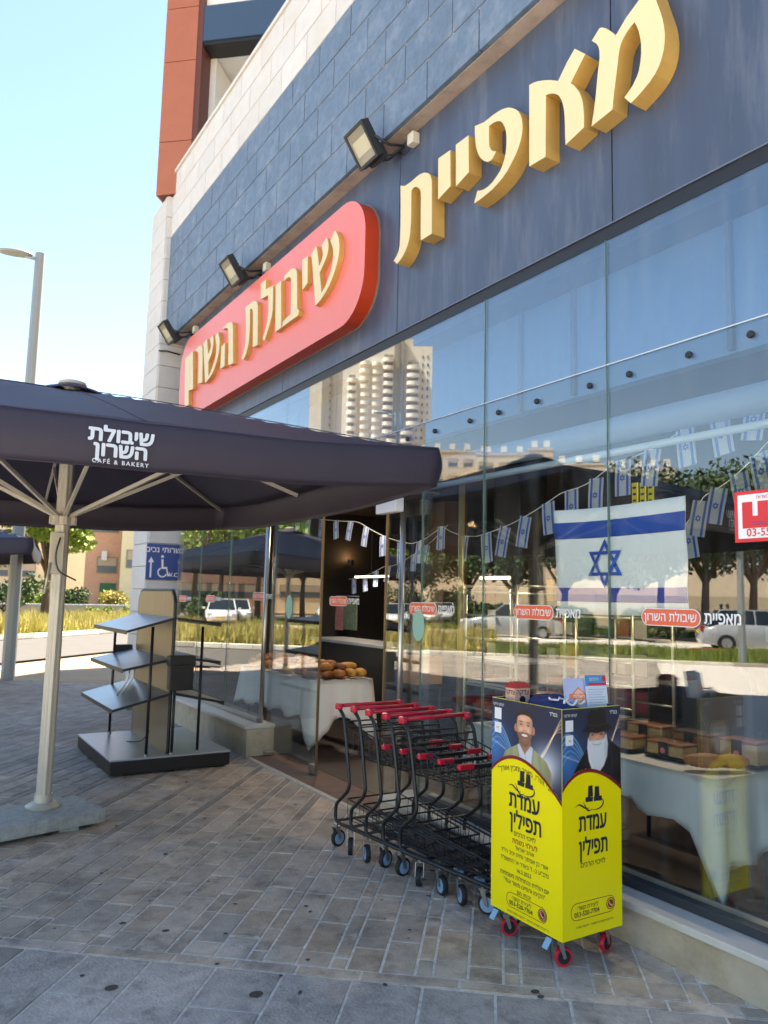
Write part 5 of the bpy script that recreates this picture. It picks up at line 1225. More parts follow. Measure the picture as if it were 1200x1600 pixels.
# bagged breads on the left table
r = random.Random(8); k = 0; BL = {'bread_crust': 'brown bagged bread', 'dark_bread': 'dark brown bagged bread', 'golden_bun': 'golden bagged bread'}
M_bag = glass_mat('bread_bag_plastic', tint=(.95, .93, .92), base=.10, gain=1.2, rough=.08)
for j in range(5):
    for i in range(9):
        x = 3.68 + .135 * j + r.uniform(-.02, .02); y = 7.18 + .205 * i + r.uniform(-.03, .03); m = r.choice([M_bread, M_bread2, M_bread3, M_bread])
        z = Z + .005
        o = loaf(x, y, z, r.uniform(.16, .22), r.uniform(.09, .12), r.uniform(.07, .10), m, BL[m.name] + ' lying in the heap on the white table', 'bread', 0, rz=r.uniform(-1, 1), name='bagged_bread', group='heap of bagged bread on the white table')
for j in range(30):
    x = 3.70 + r.uniform(0, .5); y = 7.2 + r.uniform(0, 1.7)
    loaf(x, y, Z + .068, r.uniform(.15, .2), .10, .08, (mm_ := r.choice([M_bread3, M_bread, M_bread2])), BL[mm_.name] + ' on top of the heap on the white table', 'bread', 0, rz=r.uniform(-1.2, 1.2), name='bagged_bread', group='heap of bagged bread on the white table')
# rack trolleys
M_rackm = mat('rack_rail', srgb('#b5b098'), .35, metal=.6)
def bakery_rack(x, y, label, n=9, h=1.72):
    t = thing('bakery_rack', (x, y, 0), label, 'rack', 'tall metal bakery racks')
    for dx in (0, .5):
        for dy in (0, .62): tube('upright', [(x + dx, y + dy, .06), (x + dx, y + dy, h)], .014, M_rackm, t, 8)
    for k in range(n):
        z = .2 + k * (h - .25) / (n - 1)
        for dx in (0, .5): tube('runner_rail', [(x + dx, y, z), (x + dx, y + .62, z)], .010, M_rackm, t, 6)
    for dy in (0, .62): tube('top_rail', [(x, y + dy, h), (x + .5, y + dy, h)], .014, M_rackm, t, 6)
    for k in (2, 4, 5): box('tray', x + .015, x + .485, y + .01, y + .61, .2 + k * (h - .25)/(n-1) + .012, .2 + k * (h - .25)/(n-1) + .03, M_galv, t)
bakery_rack(3.95, 4.42, 'tall metal bakery rack behind the glass left of the large flag')
bakery_rack(5.1, 4.3, 'second metal bakery rack deeper in the shop')
tube_lamp = None
CN = ['dark red', 'mustard', 'olive', 'light grey', 'rust brown', 'cream', 'wine red', 'slate blue']; ORD = ['first', 'second', 'third', 'fourth', 'fifth', 'sixth', 'seventh', 'eighth', 'ninth', 'tenth', 'eleventh', 'twelfth', 'thirteenth', 'fourteenth', 'fifteenth', 'sixteenth', 'seventeenth', 'eighteenth']
# shelving with goods deeper inside
def shelving(x, y0, y1, label, seed, h=2.0, depth=.4, n=5):
    r = random.Random(seed); t = thing('shop_shelf', (x, y0, 0), {'doorway shelf unit': 'dark shelf unit with packets deep inside behind the doorway', 'rear wall shelf unit': 'dark shelf unit with packets against the rear wall'}[label], 'shelf unit')
    Mf = mat('shelf_dark', srgb('#3d3530'), .6); box('back_board', x + depth, x + depth + .02, y0, y1, .01, h, Mf, t)
    for yy in (y0, y1 - .02): box('side_board', x, x + depth, yy, yy + .02, .01, h, Mf, t)
    cols_ = ['#8c3b2a', '#c79a3e', '#4a5d3b', '#b8b0a0', '#a5552c', '#d7cbb4', '#6b2733', '#39485f']
    for k in range(n):
        z = .12 + k * (h - .15) / n; box('board', x, x + depth, y0 + .021, y1 - .021, z, z + .02, Mf, t)
        y = y0 + .04; grp = []
        while y < y1 - .16:
            w = r.uniform(.16, .34); hh = r.uniform(.12, .27)
            o = box('carton', x + .03, x + .03 + r.uniform(.1, .2), y, y + w, z + .021, z + .021 + hh, mat('carton_' + str(cols_.index(c_)) if (c_ := r.choice(cols_)) else '', srgb(c_), .6), None, .003)
            i_ = len(grp); grp.append(o); tag(o, CN[cols_.index(c_)] + ' packet, ' + ORD[i_] + ' on ' + ORD[k] + ' board of the ' + label, 'packet', 'packets on the ' + label); y += w + r.uniform(.01, .12)
shelving(6.4, 5.2, 8.0, 'doorway shelf unit', 3)
shelving(7.6, 1.0, 4.6, 'rear wall shelf unit', 4)
# counter with carton
ct = thing('counter', (5.6, 8.6, 0), 'dark serving counter behind the bread table', 'counter')
box('body', 5.0, 5.5, 7.2, 9.9, .01, 1.0, mat('counter_dark', srgb('#26221f'), .4), ct, .01); box('worktop', 4.96, 5.55, 7.15, 9.95, 1.002, 1.04, M_galv, ct, .005)
cbx = box('carton_box', 4.62, 4.95, 6.70, 7.05, .72, 1.0, mat('cardboard', srgb('#a5794c'), .85, var=.06), None, .004); tag(cbx, 'brown cardboard carton beside the bread heap', 'carton')
stl = thing('stool', (4.78, 6.88, 0), 'low dark stool carrying the cardboard carton', 'stool'); box('seat', 4.6, 4.97, 6.68, 7.07, .68, .718, M_black, stl, .01)
for dx in (4.64, 4.93):
    for dy in (6.72, 7.03): tube('leg', [(dx, dy, .01), (dx, dy, .68)], .014, M_black, stl, 6)
# dark armchair and pink crate behind the cake table
ch = thing('padded_chair', (4.75, 3.45, 0), 'dark padded chair behind the cake table', 'chair')
Mpad = mat('dark_upholstery', srgb('#22242a'), .7); box('seat', 4.5, 5.0, 3.2, 3.75, .40, .50, Mpad, ch, .03)
V = []; bm = bmesh.new(); add_prism(bm, rrect(.56, .75, .2, 8), lambda u, v, d: Vector((4.98 + d, 3.47 + u, .82 + v)), 0, .08); bmobj('backrest', bm, Mpad, ch)
for dx in (4.53, 4.97):
    for dy in (3.24, 3.70): tube('leg', [(dx, dy, .01), (dx, dy, .4)], .016, M_black, ch, 6)
rb_ = box('red_sign_board', 4.55, 4.58, 2.32, 2.62, .80, 1.18, mat('heart_board_red', srgb('#b0443f'), .5), None, .004); tag(rb_, 'small red board with a white heart standing behind the cakes', 'sign')
bm = bmesh.new(); hp = [(.085 * math.sin(a)**3 , .02 + .07 * (.8125*math.cos(a) - .3125*math.cos(2*a) - .125*math.cos(3*a) - .0625*math.cos(4*a))) for a in [2*math.pi*k/28 for k in range(28)]]
add_prism(bm, hp, lambda u, v, d: Vector((4.5485 + d, 2.47 - u, 1.02 + v)), -.001, .0005); hb = bmobj('heart', bm, M_swh, rb_)
text('lettering', 'באהבה', .04, (4.546, 2.47, 1.035), (0, -1, 0), (0, 0, 1), mat('heart_board_red', (0, 0, 0)), rb_, bold=.02, ext=0.)
rbs = thing('display_cube', (4.57, 2.45, 0), 'pale display cube under the red heart board', 'cube'); box('cube_body', 4.4, 4.75, 2.2, 2.75, .01, .797, M_wallin, rbs, .01)
# warm lamps (seen lit; the two tubes over the tables are added fill)
M_warm = emis('warm_lamp', (1, .62, .28), 3); M_tubel = emis('tube_lamp', (1, .86, .62), .9)
def wall_lamp(x, y, z, label, e=9):
    t = thing('spot_lamp', (x, y, z), label, 'lamp', 'warm spot lamps in the shop')
    lathe('lamp_cup', [(.035, -.06), (.05, -.05), (.05, .03), (.044, .03)], (x, y, z), M_black, t, 14); lathe('bulb', [(0, .0), (.04, .0), (.04, .012), (0, .02)], (x, y, z), M_warm, t, 12)
    ld = bpy.data.lights.new('spot_glow', 'POINT'); ld.energy = e; ld.color = (1, .58, .26); ld.shadow_soft_size = .04
    lo = bpy.data.objects.new('spot_glow', ld); COL.objects.link(lo); lo.parent = t; lo.location = (0, 0, .06)
def inpt(px, py, X): return at(px, py, 0, X)
q = inpt(553, 878, 6.15); wall_lamp(q.x - .06, q.y, q.z, 'warm spot lamp glowing up the column seen through the doorway', .8)
q = inpt(735, 828, 5.2); wall_lamp(q.x, q.y, q.z, 'warm lamp behind the small flags left of the large flag', 1.6)
q = inpt(810, 850, 6.5); wall_lamp(q.x, q.y, q.z, 'dim warm lamp right of the gold-lit post', .6)
for (px, py, X, l) in ((773, 903, 4.5, 'short warm tube lamp above the bakery rack'), (580, 901, 5.6, 'long pale tube lamp behind the doorway'), (0, 0, 4, 'added unseen tube lamp on the ceiling over the cake table'), (0, 0, 4, 'added unseen tube lamp on the ceiling over the bread table')):
    q = inpt(px, py, X) if py else (Vector((4.75, 3.5, 2.92)) if l.endswith('cake table') else Vector((4.3, 8.0, 2.92))); t = thing('tube_lamp', q, l, 'lamp'); w = .20 if X < 5 else .45  # both ceiling tubes are unseen, added to brighten the tables
    la = bpy.data.lights.new('tube_glow', 'AREA'); la.shape = 'RECTANGLE'; la.size = .06; la.size_y = 2 * w; la.energy = 3 if py else (7 if l.endswith('cake table') else 5); la.color = (1, .84, .66); lo = bpy.data.objects.new('tube_glow', la); COL.objects.link(lo); lo.parent = t; lo.location = (0, 0, -.03)
    tube('lamp_tube', [(q.x, q.y - w, q.z), (q.x, q.y + w, q.z)], .014, M_tubel, t, 8); tube('lamp_stem', [(q.x, q.y, q.z + .02), (q.x, q.y, 2.95)], .006, M_black, t, 5)
# yellow price boards hung above the flag
yb = thing('yellow_boards', (4.2, 3.1, 2.3), 'three narrow yellow boards with black marks hanging above the flag', 'hanging sign')
for k in range(3):
    p0 = at(987 + 12.5 * k, 755, 0, 4.3); p1 = at(987 + 12.5 * k + 9, 790, 0, 4.3); b = box('board', 4.3, 4.31, p1.y, p0.y, p1.z, p0.z, M_yel, yb)
    for m_ in range(3): box('mark', 4.297, 4.2995, p1.y + .01, p0.y - .01, p1.z + .03 + .045*m_, p1.z + .045 + .045*m_, M_ink, b)

hc = thing('hanging_cloths', (5.6, 7.0, 1.6), 'two patterned cloths, pink and dark checked, hanging behind the doorway', 'cloth')
for (pa, pb, c_) in ((517, 535, '#a8686a'), (537, 556, '#5d6a58')):
    a, b = at(pa, 935, 0, 5.9), at(pb, 985, 0, 5.9); box('cloth', 5.9, 5.92, b.y, a.y, b.z, a.z, mat('hanging_cloth' + c_[1:], srgb(c_), .8, var=.4, scale=25), hc)
a = at(510, 933, 0, 5.9); b = at(560, 933, 0, 5.9); tube('rail', [(5.91, a.y, a.z + .02), (5.91, b.y, a.z + .02)], .012, M_zinc, hc); tube('rail_stand', [(5.91, a.y, .01), (5.91, a.y, a.z + .02)], .012, M_zinc, hc)
# ---------------------------------------------------------------- street, trees, cars, far buildings (many of them seen mirrored in the glass)
M_bark = mat('bark', srgb('#6a5646'), .9, var=.25, scale=8, bump=.5)
def leafmat(name, col): return mat(name, srgb(col), .75, var=.35, scale=1.2)
M_leaf1 = leafmat('leaf_green', '#55702c'); M_leaf2 = leafmat('leaf_dark', '#3a4f24'); M_leaf3 = leafmat('leaf_light', '#7d9238')
def leaf_cards(name, centers, radii, n, size, m, parent, seed, flat=.8):
    r = np.random.RandomState(seed); C = np.array(centers); Rr = np.array(radii); idx = r.choice(len(C), n, p=(Rr**2)/(Rr**2).sum())
    d = r.normal(size=(n, 3)); d /= np.linalg.norm(d, axis=1)[:, None]; rad = Rr[idx] * (r.rand(n) ** .45)
    c = C[idx] + d * rad[:, None] * np.array([1, 1, flat])
    a = r.normal(size=(n, 3)); a /= np.linalg.norm(a, axis=1)[:, None]; b = np.cross(a, r.normal(size=(n, 3))); b /= np.linalg.norm(b, axis=1)[:, None]
    s = size * r.uniform(.6, 1.4, n)[:, None]
    q = np.stack([c - a*s, c + b*s*.55, c + a*s, c - b*s*.55], 1).reshape(-1, 3)
    off = np.array(wloc(parent)) if parent is not None else 0
    me = bpy.data.meshes.new(name); me.vertices.add(len(q)); me.vertices.foreach_set('co', (q - off).astype(np.float32).ravel())
    me.loops.add(len(q)); me.loops.foreach_set('vertex_index', np.arange(len(q), dtype=np.int32)); me.polygons.add(n); me.polygons.foreach_set('loop_start', np.arange(0, 4*n, 4, dtype=np.int32)); me.update(calc_edges=True)
    return link(name, me, m, parent)
def tree(x, y, h, cr, label, seed, m=None, n=5200, trunk=.16, size=.10, zc=None, group='street trees', clear=.35):
    r = random.Random(seed); t = thing('leafy_tree', (x, y, -.08), label, 'tree', group); m = m or M_leaf1
    zt_ = h * clear; bm = bmesh.new(); add_tube(bm, [(x, y, -.1), (x + .05, y + .03, zt_ * .5), (x + .02, y - .04, zt_), (x - .03, y, zt_ + cr * .5)], [trunk * 1.2, trunk, trunk * .8, trunk * .5], 9)
    cs = []; rs = []
    for k in range(9):
        a = k * 2.4 + r.uniform(-.3, .3); e = r.uniform(.15, .9); d = cr * r.uniform(.45, .72)
        c = (x + d * math.cos(a), y + d * math.sin(a), zt_ + (h - zt_) * (.22 + .6 * e) )
        add_tube(bm, [(x, y, zt_ * r.uniform(.85, 1.05)), ((x + c[0])/2, (y + c[1])/2, (zt_ + c[2])/2 + .1), c], [trunk * .5, trunk * .3, trunk * .1], 6)
        cs.append(c); rs.append(cr * r.uniform(.30, .46))
    for k in range(12):
        a = r.uniform(0, 6.28); d = cr * r.uniform(.1, .85); cs.append((x + d*math.cos(a), y + d*math.sin(a), zt_ + (h - zt_) * r.uniform(.15, .95) * (1 - .25 * d / cr))); rs.append(cr * r.uniform(.2, .34))
    bmobj('trunk', bm, M_bark, t, True)
    leaf_cards('crown', cs, rs, n, size, m, t, seed, .75); return t
def mir(px, py, dist, z=None):
    """world point that shows at the pixel by mirror in the shop front, at a horizontal distance"""
    d = ray(px, py); d = d / math.hypot(d[0], d[1]); p = CAM + d * dist; return Vector((2 * GX - p[0], p[1], p[2]))
def vis(px, py, dist):
    d = ray(px, py); d = d / math.hypot(d[0], d[1]); p = CAM + d * dist; return Vector(p.tolist())
# trees seen directly on the left
p = vis(50, 968, 46); tree(p.x + .6, p.y, 8.0, 2.9, 'leafy street tree left of the parasol pole, in front of the orange house', 1, M_leaf3, 9000, .22, .15)
p = vis(-75, 968, 40); tree(p.x, p.y, 7.5, 2.6, 'dark leafy tree at the far left edge, beyond the lamp post', 2, M_leaf1, 6000, .2, .14)
# behind, seen through the glass edge / by mirror
rr_ = [(300, 52, 9, 4.6, 'leafy tree across the street, mirrored at the left end of the glass'), (345, 60, 10, 5.2, 'broad tree mirrored above the parked white cars'), (400, 56, 9, 4.6, 'tree mirrored beside the steel door post'), (470, 64, 9, 4.8, 'tree mirrored in the sliding door leaf'), (560, 58, 8, 4.0, 'tree mirrored in the doorway panes')]
for i, (px, d, h, cr, l) in enumerate(rr_): p = mir(px, 965, d); tree(p.x, p.y, h, cr, l, 20 + i, (M_leaf3, M_leaf1)[i % 2], 6500, .2, .15)
for i, (px, d, h, cr, l) in enumerate([(660, 62, 7, 3.6, 'small tree mirrored over the white cars beside the trolleys'), (735, 50, 7.5, 4.0, 'tree mirrored beside the gold-lit post'), (800, 46, 7, 3.6, 'tree mirrored left of the large flag'), (880, 40, 6.8, 3.4, 'tree mirrored behind the lower part of the large flag'), (960, 40, 7, 3.4, 'tree mirrored behind the right part of the large flag'), (1035, 44, 9.6, 4.4, 'tall dark tree mirrored right of the large flag'), (1105, 42, 9.6, 4.4, 'dark tree mirrored below the red notice'), (1180, 42, 9.0, 4.2, 'dark tree mirrored at the right edge of the glass'), (1245, 44, 9, 4.2, 'dark tree mirrored just past the right edge')]):
    p = mir(px, 962, d); tree(p.x, p.y, h, cr, l, 40 + i, M_leaf2 if px > 700 else M_leaf1, 6500, .2, .14, clear=.32)
# lamp posts
M_post = mat('lamp_post_paint', srgb('#8f9698'), .5, metal=.3)
def lamp_post(x, y, h, label, arm, head=True, r0=.13, r1=.095, seg=8):
    t = thing('street_lamp', (x, y, 0), label, 'street lamp', 'street lamps')
    bm = bmesh.new(); add_tube(bm, [(x, y, -.05), (x, y, h)], [r0, r1], seg)
    bmobj('post', bm, M_post, t)
    ax, ay = arm; c = Vector((x + ax * .85, y + ay * .85, h - .06))
    tube('bracket_arm', [(x, y, h - .12), (x + ax * .45, y + ay * .45, h - .10)], .035, M_post, t)
    bm = bmesh.new(); bmesh.ops.create_uvsphere(bm, u_segments=16, v_segments=8, radius=1)
    d = Vector((ax, ay, 0)).normalized(); s = Vector((-d.y, d.x, 0))
    for v in bm.verts:
        a, b, c_ = v.co; v.co = c + d * a * .32 + s * b * .15 + Vector((0, 0, max(-.02, c_ * .075)))
    bmobj('lamp_head', bm, M_post, t, True)
    return t
lamp_post(1.78, 15.7, 8.1, 'tall grey street lamp standing at the left beyond the parasol', (-.50, .12), r0=.12, r1=.088)
p = mir(1160, 985, 24); lamp_post(p.x, p.y, 4.5, 'grey street lamp mirrored below the red notice', (.7, .2), r0=.11, r1=.08)
p = mir(590 + 25, 985, 30); lamp_post(p.x, p.y, 9, 'grey street lamp mirrored beside the door', (.7, .2), r0=.11, r1=.08)
# grass on the verge, hedges
M_grass = mat('long_grass', srgb('#b5a961'), .9, var=.35, scale=.8); M_grass2 = mat('green_grass', srgb('#6f7d2f'), .9, var=.3, scale=1)
def grass(name, s0, s1, t0, t1, n, h, m, seed, w=.03):
    r = np.random.RandomState(seed); s = r.uniform(s0, s1, n); t = r.uniform(t0, t1, n)
    clump = .5 + .5 * np.sin(t * 1.7 + np.sin(s * 2) * 2) * np.cos(s * 1.3 + t * .4); hh = h * (.35 + .9 * clump) * r.uniform(.6, 1.2, n)
    x = -.70711 * s + .70711 * t; y = .70711 * s + .70711 * t; a = r.uniform(0, 6.28, n); ww = w * r.uniform(.6, 1.4, n); lx = r.normal(0, .25, n) * hh; ly = r.normal(0, .25, n) * hh
    q = np.stack([np.stack([x - ww*np.cos(a), y - ww*np.sin(a), np.full(n, -.05)], 1), np.stack([x + ww*np.cos(a), y + ww*np.sin(a), np.full(n, -.05)], 1), np.stack([x + lx, y + ly, hh], 1)], 1).reshape(-1, 3)
    me = bpy.data.meshes.new(name); me.vertices.add(len(q)); me.vertices.foreach_set('co', q.astype(np.float32).ravel()); me.loops.add(len(q)); me.loops.foreach_set('vertex_index', np.arange(len(q), dtype=np.int32)); me.polygons.add(n); me.polygons.foreach_set('loop_start', np.arange(0, 3*n, 3, dtype=np.int32)); me.update(calc_edges=True)
    return tag(link(name, me, m), kind='stuff')
grass('tall_grass', 18.7, 24.8, 7, 48, 60000, .62, M_grass, 1)
grass('verge_grass', 18.7, 24.8, -22, 8, 26000, .26, M_grass2, 2)
grass('lawn_grass', 38.6, 45.5, -30, 30, 22000, .18, M_grass2, 3, .05)
def shrub(x, y, r0, h, label, seed, m, n=1500, size=.09, group='shrubs beyond the road'):
    r = random.Random(seed); t = thing('shrub', (x, y, -.05), label, 'shrub', group)
    cs = [(x + r.uniform(-.6, .6) * r0, y + r.uniform(-.6, .6) * r0, h * r.uniform(.3, .75)) for k in range(8)]
    bm = bmesh.new()
    for c in cs[:5]: add_tube(bm, [(x, y, -.1), c], [.03, .01], 5)
    bmobj('stem', bm, M_bark, t); leaf_cards('foliage', cs, [max(.25, h * .35)] * 8, n, size, m, t, seed, .8)
for i, (px, py, d, r0, h, l) in enumerate([(70, 950, 54, 2.2, 2.0, 'shrub at the foot of the street tree'), (108, 950, 52, 1.0, 1.9, 'dark round bush right of the parasol pole'), (150, 960, 50, 1.2, .7, 'low bush before the orange house'), (215, 960, 50, 1.4, .8, 'low bush before the cream house'), (5, 962, 42, 2.0, 2.4, 'dark bush at the far left edge'), (185, 945, 54, 1.6, 1.8, 'dry reddish bush by the orange house')]):
    p = vis(px, py, d); shrub(p.x, p.y, r0, h, l, 60 + i, [M_leaf3, M_leaf2, M_leaf3, M_leaf3, M_leaf2, M_grass][i], 2200, .11)
for i, (px, d, h, l) in enumerate([(300, 50, 1.8, 'hedge bush mirrored left of the white cars'), (325, 48, 1.6, 'second hedge bush mirrored left of the white cars'), (625, 70, 3.2, 'bush mirrored above the white cars'), (700, 66, 3, 'bush mirrored beside the gold-lit post'), (760, 44, 1.8, 'low bush mirrored behind the bakery rack'), (900, 37, 1.6, 'low bush mirrored under the large flag'), (1000, 37, 1.5, 'low bush mirrored under the right corner of the large flag')]):
    p = mir(px, 968, d); shrub(p.x, p.y, 2.4, h, l, 80 + i, M_leaf2, 2200, .13)
# low garden wall on the left
gw = thing('garden_wall', (3, 52, 0), 'low pale garden wall behind the grass verge at the left', 'wall')
a, b = vis(-60, 956, 49), vis(240, 958, 53)
def wall_between(name, a, b, h, th, m, parent, z0=-.1):
    d = (b - a); d.z = 0; L = d.length; d.normalize(); rz = math.atan2(d.y, d.x); bm = bmesh.new(); add_box(bm, (0, 0, 0), (L, th, h - z0), rz=rz); bmesh.ops.translate(bm, verts=bm.verts, vec=((a.x+b.x)/2, (a.y+b.y)/2, (h + z0)/2)); return bmobj(name, bm, m, parent)
M_gwall = mat('garden_wall_stone', srgb('#b9a88e'), .85, var=.1)
wall_between('wall_body', a, b, .75, .3, M_gwall, gw); wall_between('wall_cap', a, b, .84, .4, M_scream, gw, .76)
gw2 = thing('boundary_wall', (-30, 30, 0), 'long pale boundary wall mirrored behind the dark trees', 'wall')
wall_between('wall_body', mir(620, 950, 78), mir(930, 945, 62), 2.3, .3, M_gwall, gw2); wall_between('wall_body', mir(930, 945, 62), mir(1300, 940, 58), 2.3, .3, M_gwall, gw2)
# ---- houses seen directly
M_or = mat('orange_plaster', srgb('#d0a083'), .85, var=.06); M_cr = mat('cream_plaster', srgb('#e3d3ae'), .85, var=.05); M_wfr = mat('window_recess', srgb('#8f7f6b'), .7); M_shut = mat('roller_shutter', srgb('#b5a68f'), .6); M_green = mat('green_gate', srgb('#2f6b4a'), .6)
M_win = mat('window_pane_dark', srgb('#59646e'), .15)
def house(px0, px1, dist, h, m, label, wins, direct=True, depth=9, z0=-.2, slant=0.):
    f = vis if direct else mir
    a = f(px0, 950, dist); b = f(px1, 950, dist + slant); a.z = b.z = 0
    d = (b - a); L = d.length; d.normalize(); n = Vector((-d.y, d.x, 0)); o = Vector((0, 0, 0)); away = (a + b)/2 - Vector((0, 0, 0))
    if n.dot(away) < 0: n = -n
    t = thing('house', a, label, 'building')
    def bx(name, u0, u1, v0, v1, z0_, z1_, mm, parent=t):
        bm = bmesh.new(); vs = [a + d*u + n*v + Vector((0, 0, z)) for u in (u0, u1) for v in (v0, v1) for z in (z0_, z1_)]
        V = [bm.verts.new(p) for p in vs]
        for fc in ((0,1,3,2), (4,6,7,5), (0,4,5,1), (2,3,7,6), (0,2,6,4), (1,5,7,3)): bm.faces.new([V[i] for i in fc])
        return bmobj(name, bm, mm, parent)
    bx('wall', 0, L, 0, depth, z0, h, m); bx('parapet', -.1, L + .1, -.1, depth + .1, h + .005, h + .35, M_scream)
    for (u, z, w, hh) in wins:
        w_ = bx('window', u * L - w/2 - .08, u * L + w/2 + .08, -.05, -.002, z - .08, z + hh + .08, M_wfr); bx('pane', u * L - w/2, u * L + w/2, -.056, -.051, z, z + hh * .45, M_win, w_); bx('shutter', u * L - w/2, u * L + w/2, -.075, -.051, z + hh * .45 + .01, z + hh, M_shut, w_)
    return t, bx, L
t1, bx1, L1 = house(128, 184, 62, 14, M_or, 'orange plastered house behind the trees on the left', [(.62, 3.1, 1.3, 1.1), (.62, 6.2, 1.3, 1.1), (.62, 9.2, 1.3, 1.1), (.1, 6.2, 1.2, 1.1)])
bx1('green_door', L1*.45, L1*.9, -.06, -.003, -.1, 2.3, M_green)
bx1('air_conditioner', L1*.45, L1*.6, -.45, -.003, 4.0, 4.7, M_white)
t2, bx2, L2 = house(184, 262, 60, 14, M_cr, 'cream plastered house next to the orange one', [(.30, 3.5, 1.2, 1.2), (.30, 6.7, 1.2, 1.2), (.30, 9.8, 1.2, 1.2), (.75, 3.5, 1.2, 1.2), (.75, 6.7, 1.2, 1.2)])
house(-40, 128, 84, 10, M_cr, 'pale house far behind the trees on the left', [(.2, 3, 1.4, 1.2), (.45, 3, 1.4, 1.2), (.7, 3, 1.4, 1.2), (.2, 6.2, 1.4, 1.2), (.45, 6.2, 1.4, 1.2)])
# mirrored low houses behind the left panes
house(262, 420, 74, 9.5, M_or, 'long orange house mirrored in the left panes', [(.1*k + .05, z, 1.5, 1.2) for k in range(1, 9) for z in (1.4, 4.4)], False)
house(425, 600, 86, 10, M_cr, 'pale house mirrored behind the doorway trees', [(.12*k, z, 1.5, 1.2) for k in range(1, 8) for z in (1.6, 4.8)], False)
# long stepped apartment block
M_apt = mat('apartment_stone', srgb('#d3c5ae'), .85, var=.06); M_apt2 = mat('apartment_stone_pale', srgb('#ded2bd'), .85, var=.05)
def top_at(px, py, dist): return mir(px, py, dist).z
segs = [(600, 745, 708, 140, M_apt, 'left block of the long flat-roofed apartments mirrored above the parasol'), (745, 822, 712, 132, M_apt2, 'second block of the mirrored flat-roofed apartments'), (822, 862, 704, 126, M_apt, 'tallest block of the mirrored flat-roofed apartments'), (862, 945, 728, 124, M_apt, 'fourth block of the mirrored flat-roofed apartments'), (945, 1060, 736, 118, M_apt2, 'right block of the mirrored flat-roofed apartments'), (1060, 1200, 775, 112, M_apt, 'lowest block of the mirrored apartments behind the dark trees')]
for i, (a0, a1, ty, d, m, l) in enumerate(segs):
    h = top_at((a0+a1)/2, ty, d); n = max(2, int((a1 - a0) / 22)); fl_ = int(h / 3.1)
    t, bx, L = house(a0, a1, d, h, m, l, [((k + .5)/n, h - 2.6 - 3.1*f, 1.5, 1.3) for k in range(n) for f in range(min(3, fl_))], False, 10)
    for k in range(max(2, n)):
        u = L * (k + .5)/max(2, n); tk = bx('water_tank', u - .5, u + .5, 2, 3.2, h + .9, h + 2.0, M_white); bx('tank_stand', u - .45, u + .45, 2.1, 3.1, h + .36, h + .895, M_black, tk)
# tall tower with rounded balconies
d0 = 270; M_tw = mat('tower_plaster_white', srgb('#e3dacb'), .8, var=.03); M_twd = mat('tower_grey', srgb('#a09686'), .85); M_bal = mat('balcony_white', srgb('#ece4d6'), .7); M_rec = mat('balcony_recess', srgb('#8f857b'), .7)
TWR = thing('residential_tower', mir(580, 700, d0), 'tall residential tower with stacked rounded balconies, mirrored high in the glass', 'tower')
def tb(name, px0, px1, pytop, depth0, depth1, m, parent=TWR, z0=-.2, z1=None):
    a = mir(px0, 620, d0); b = mir(px1, 620, d0); a.z = b.z = 0; d = (b - a); L = d.length; d.normalize(); n = Vector((-d.y, d.x, 0))
    if n.dot(a) < 0: n = -n
    zt__ = z1 if z1 is not None else mir((px0+px1)/2, pytop, d0).z
    bm = bmesh.new(); vs = [bm.verts.new(a + d*u + n*v + Vector((0, 0, z))) for u in (0, L) for v in (depth0, depth1) for z in (z0, zt__)]
    for fc in ((0,1,3,2), (4,6,7,5), (0,4,5,1), (2,3,7,6), (0,2,6,4), (1,5,7,3)): bm.faces.new([vs[i] for i in fc])
    return bmobj(name, bm, m, parent), a, d, n, L
tb('wing_wall', 488, 507, 588, 4, 22, M_tw); tb('wing_wall', 507.3, 539, 572, 2, 22, M_twd); tb('wall', 539.3, 623, 536, 0, 20, M_tw); tb('stair_slot', 619, 626, 528, -1.0, 12, M_twd); tb('wall', 626.3, 670, 541, .5, 18, M_tw); tb('roof_room', 590, 640, 524, 4, 12, M_apt)
def bal_stack(px0, px1, top, n, step, curved=True, m=M_bal):
    a = mir(px0, 620, d0); b = mir(px1, 620, d0); a.z = b.z = 0; dv = (b - a); L = dv.length; dv.normalize(); nv = Vector((-dv.y, dv.x, 0)); nv = nv if nv.dot(a) < 0 else -nv
    zt__ = mir((px0+px1)/2, top, d0).z
    outline = [(L/2 - L/2 * math.cos(math.pi*k/10), (.3 + 1.7 * math.sin(math.pi*k/10)) if curved else (0.3 if k in (0, 10) else 1.6)) for k in range(11)]
    bm = bmesh.new(); add_prism(bm, [(0, .0)] + outline + [(L, 0)], lambda u, v, dd: dv*u + nv*v + Vector((0, 0, dd)), 0, 1.35)
    me = bpy.data.meshes.new('balcony'); bmesh.ops.recalc_face_normals(bm, faces=bm.faces); bm.to_mesh(me); bm.free(); me.materials.append(m)
    bm = bmesh.new(); add_prism(bm, [(.4, -.05), (.4, .12), (L-.4, .12), (L-.4, -.05)], lambda u, v, dd: dv*u + nv*v + Vector((0, 0, dd)), 1.36, 2.9)
    mr = bpy.data.meshes.new('balcony_opening'); bmesh.ops.recalc_face_normals(bm, faces=bm.faces); bm.to_mesh(mr); bm.free(); mr.materials.append(M_rec)
    for k in range(n):
        for me_, nm in ((me, 'balcony'), (mr, 'balcony_opening')):
            o = link(nm, me_, None, TWR); o.location = a + Vector((0, 0, zt__ - step * (k + 1))) - TWR.location
for (a0, a1, tp, n) in ((566, 583, 558, 30), (584, 600, 560, 30), (601, 619, 553, 31), (630, 650, 566, 28), (547, 563, 585, 26)): bal_stack(a0, a1, tp, n, 2.95)
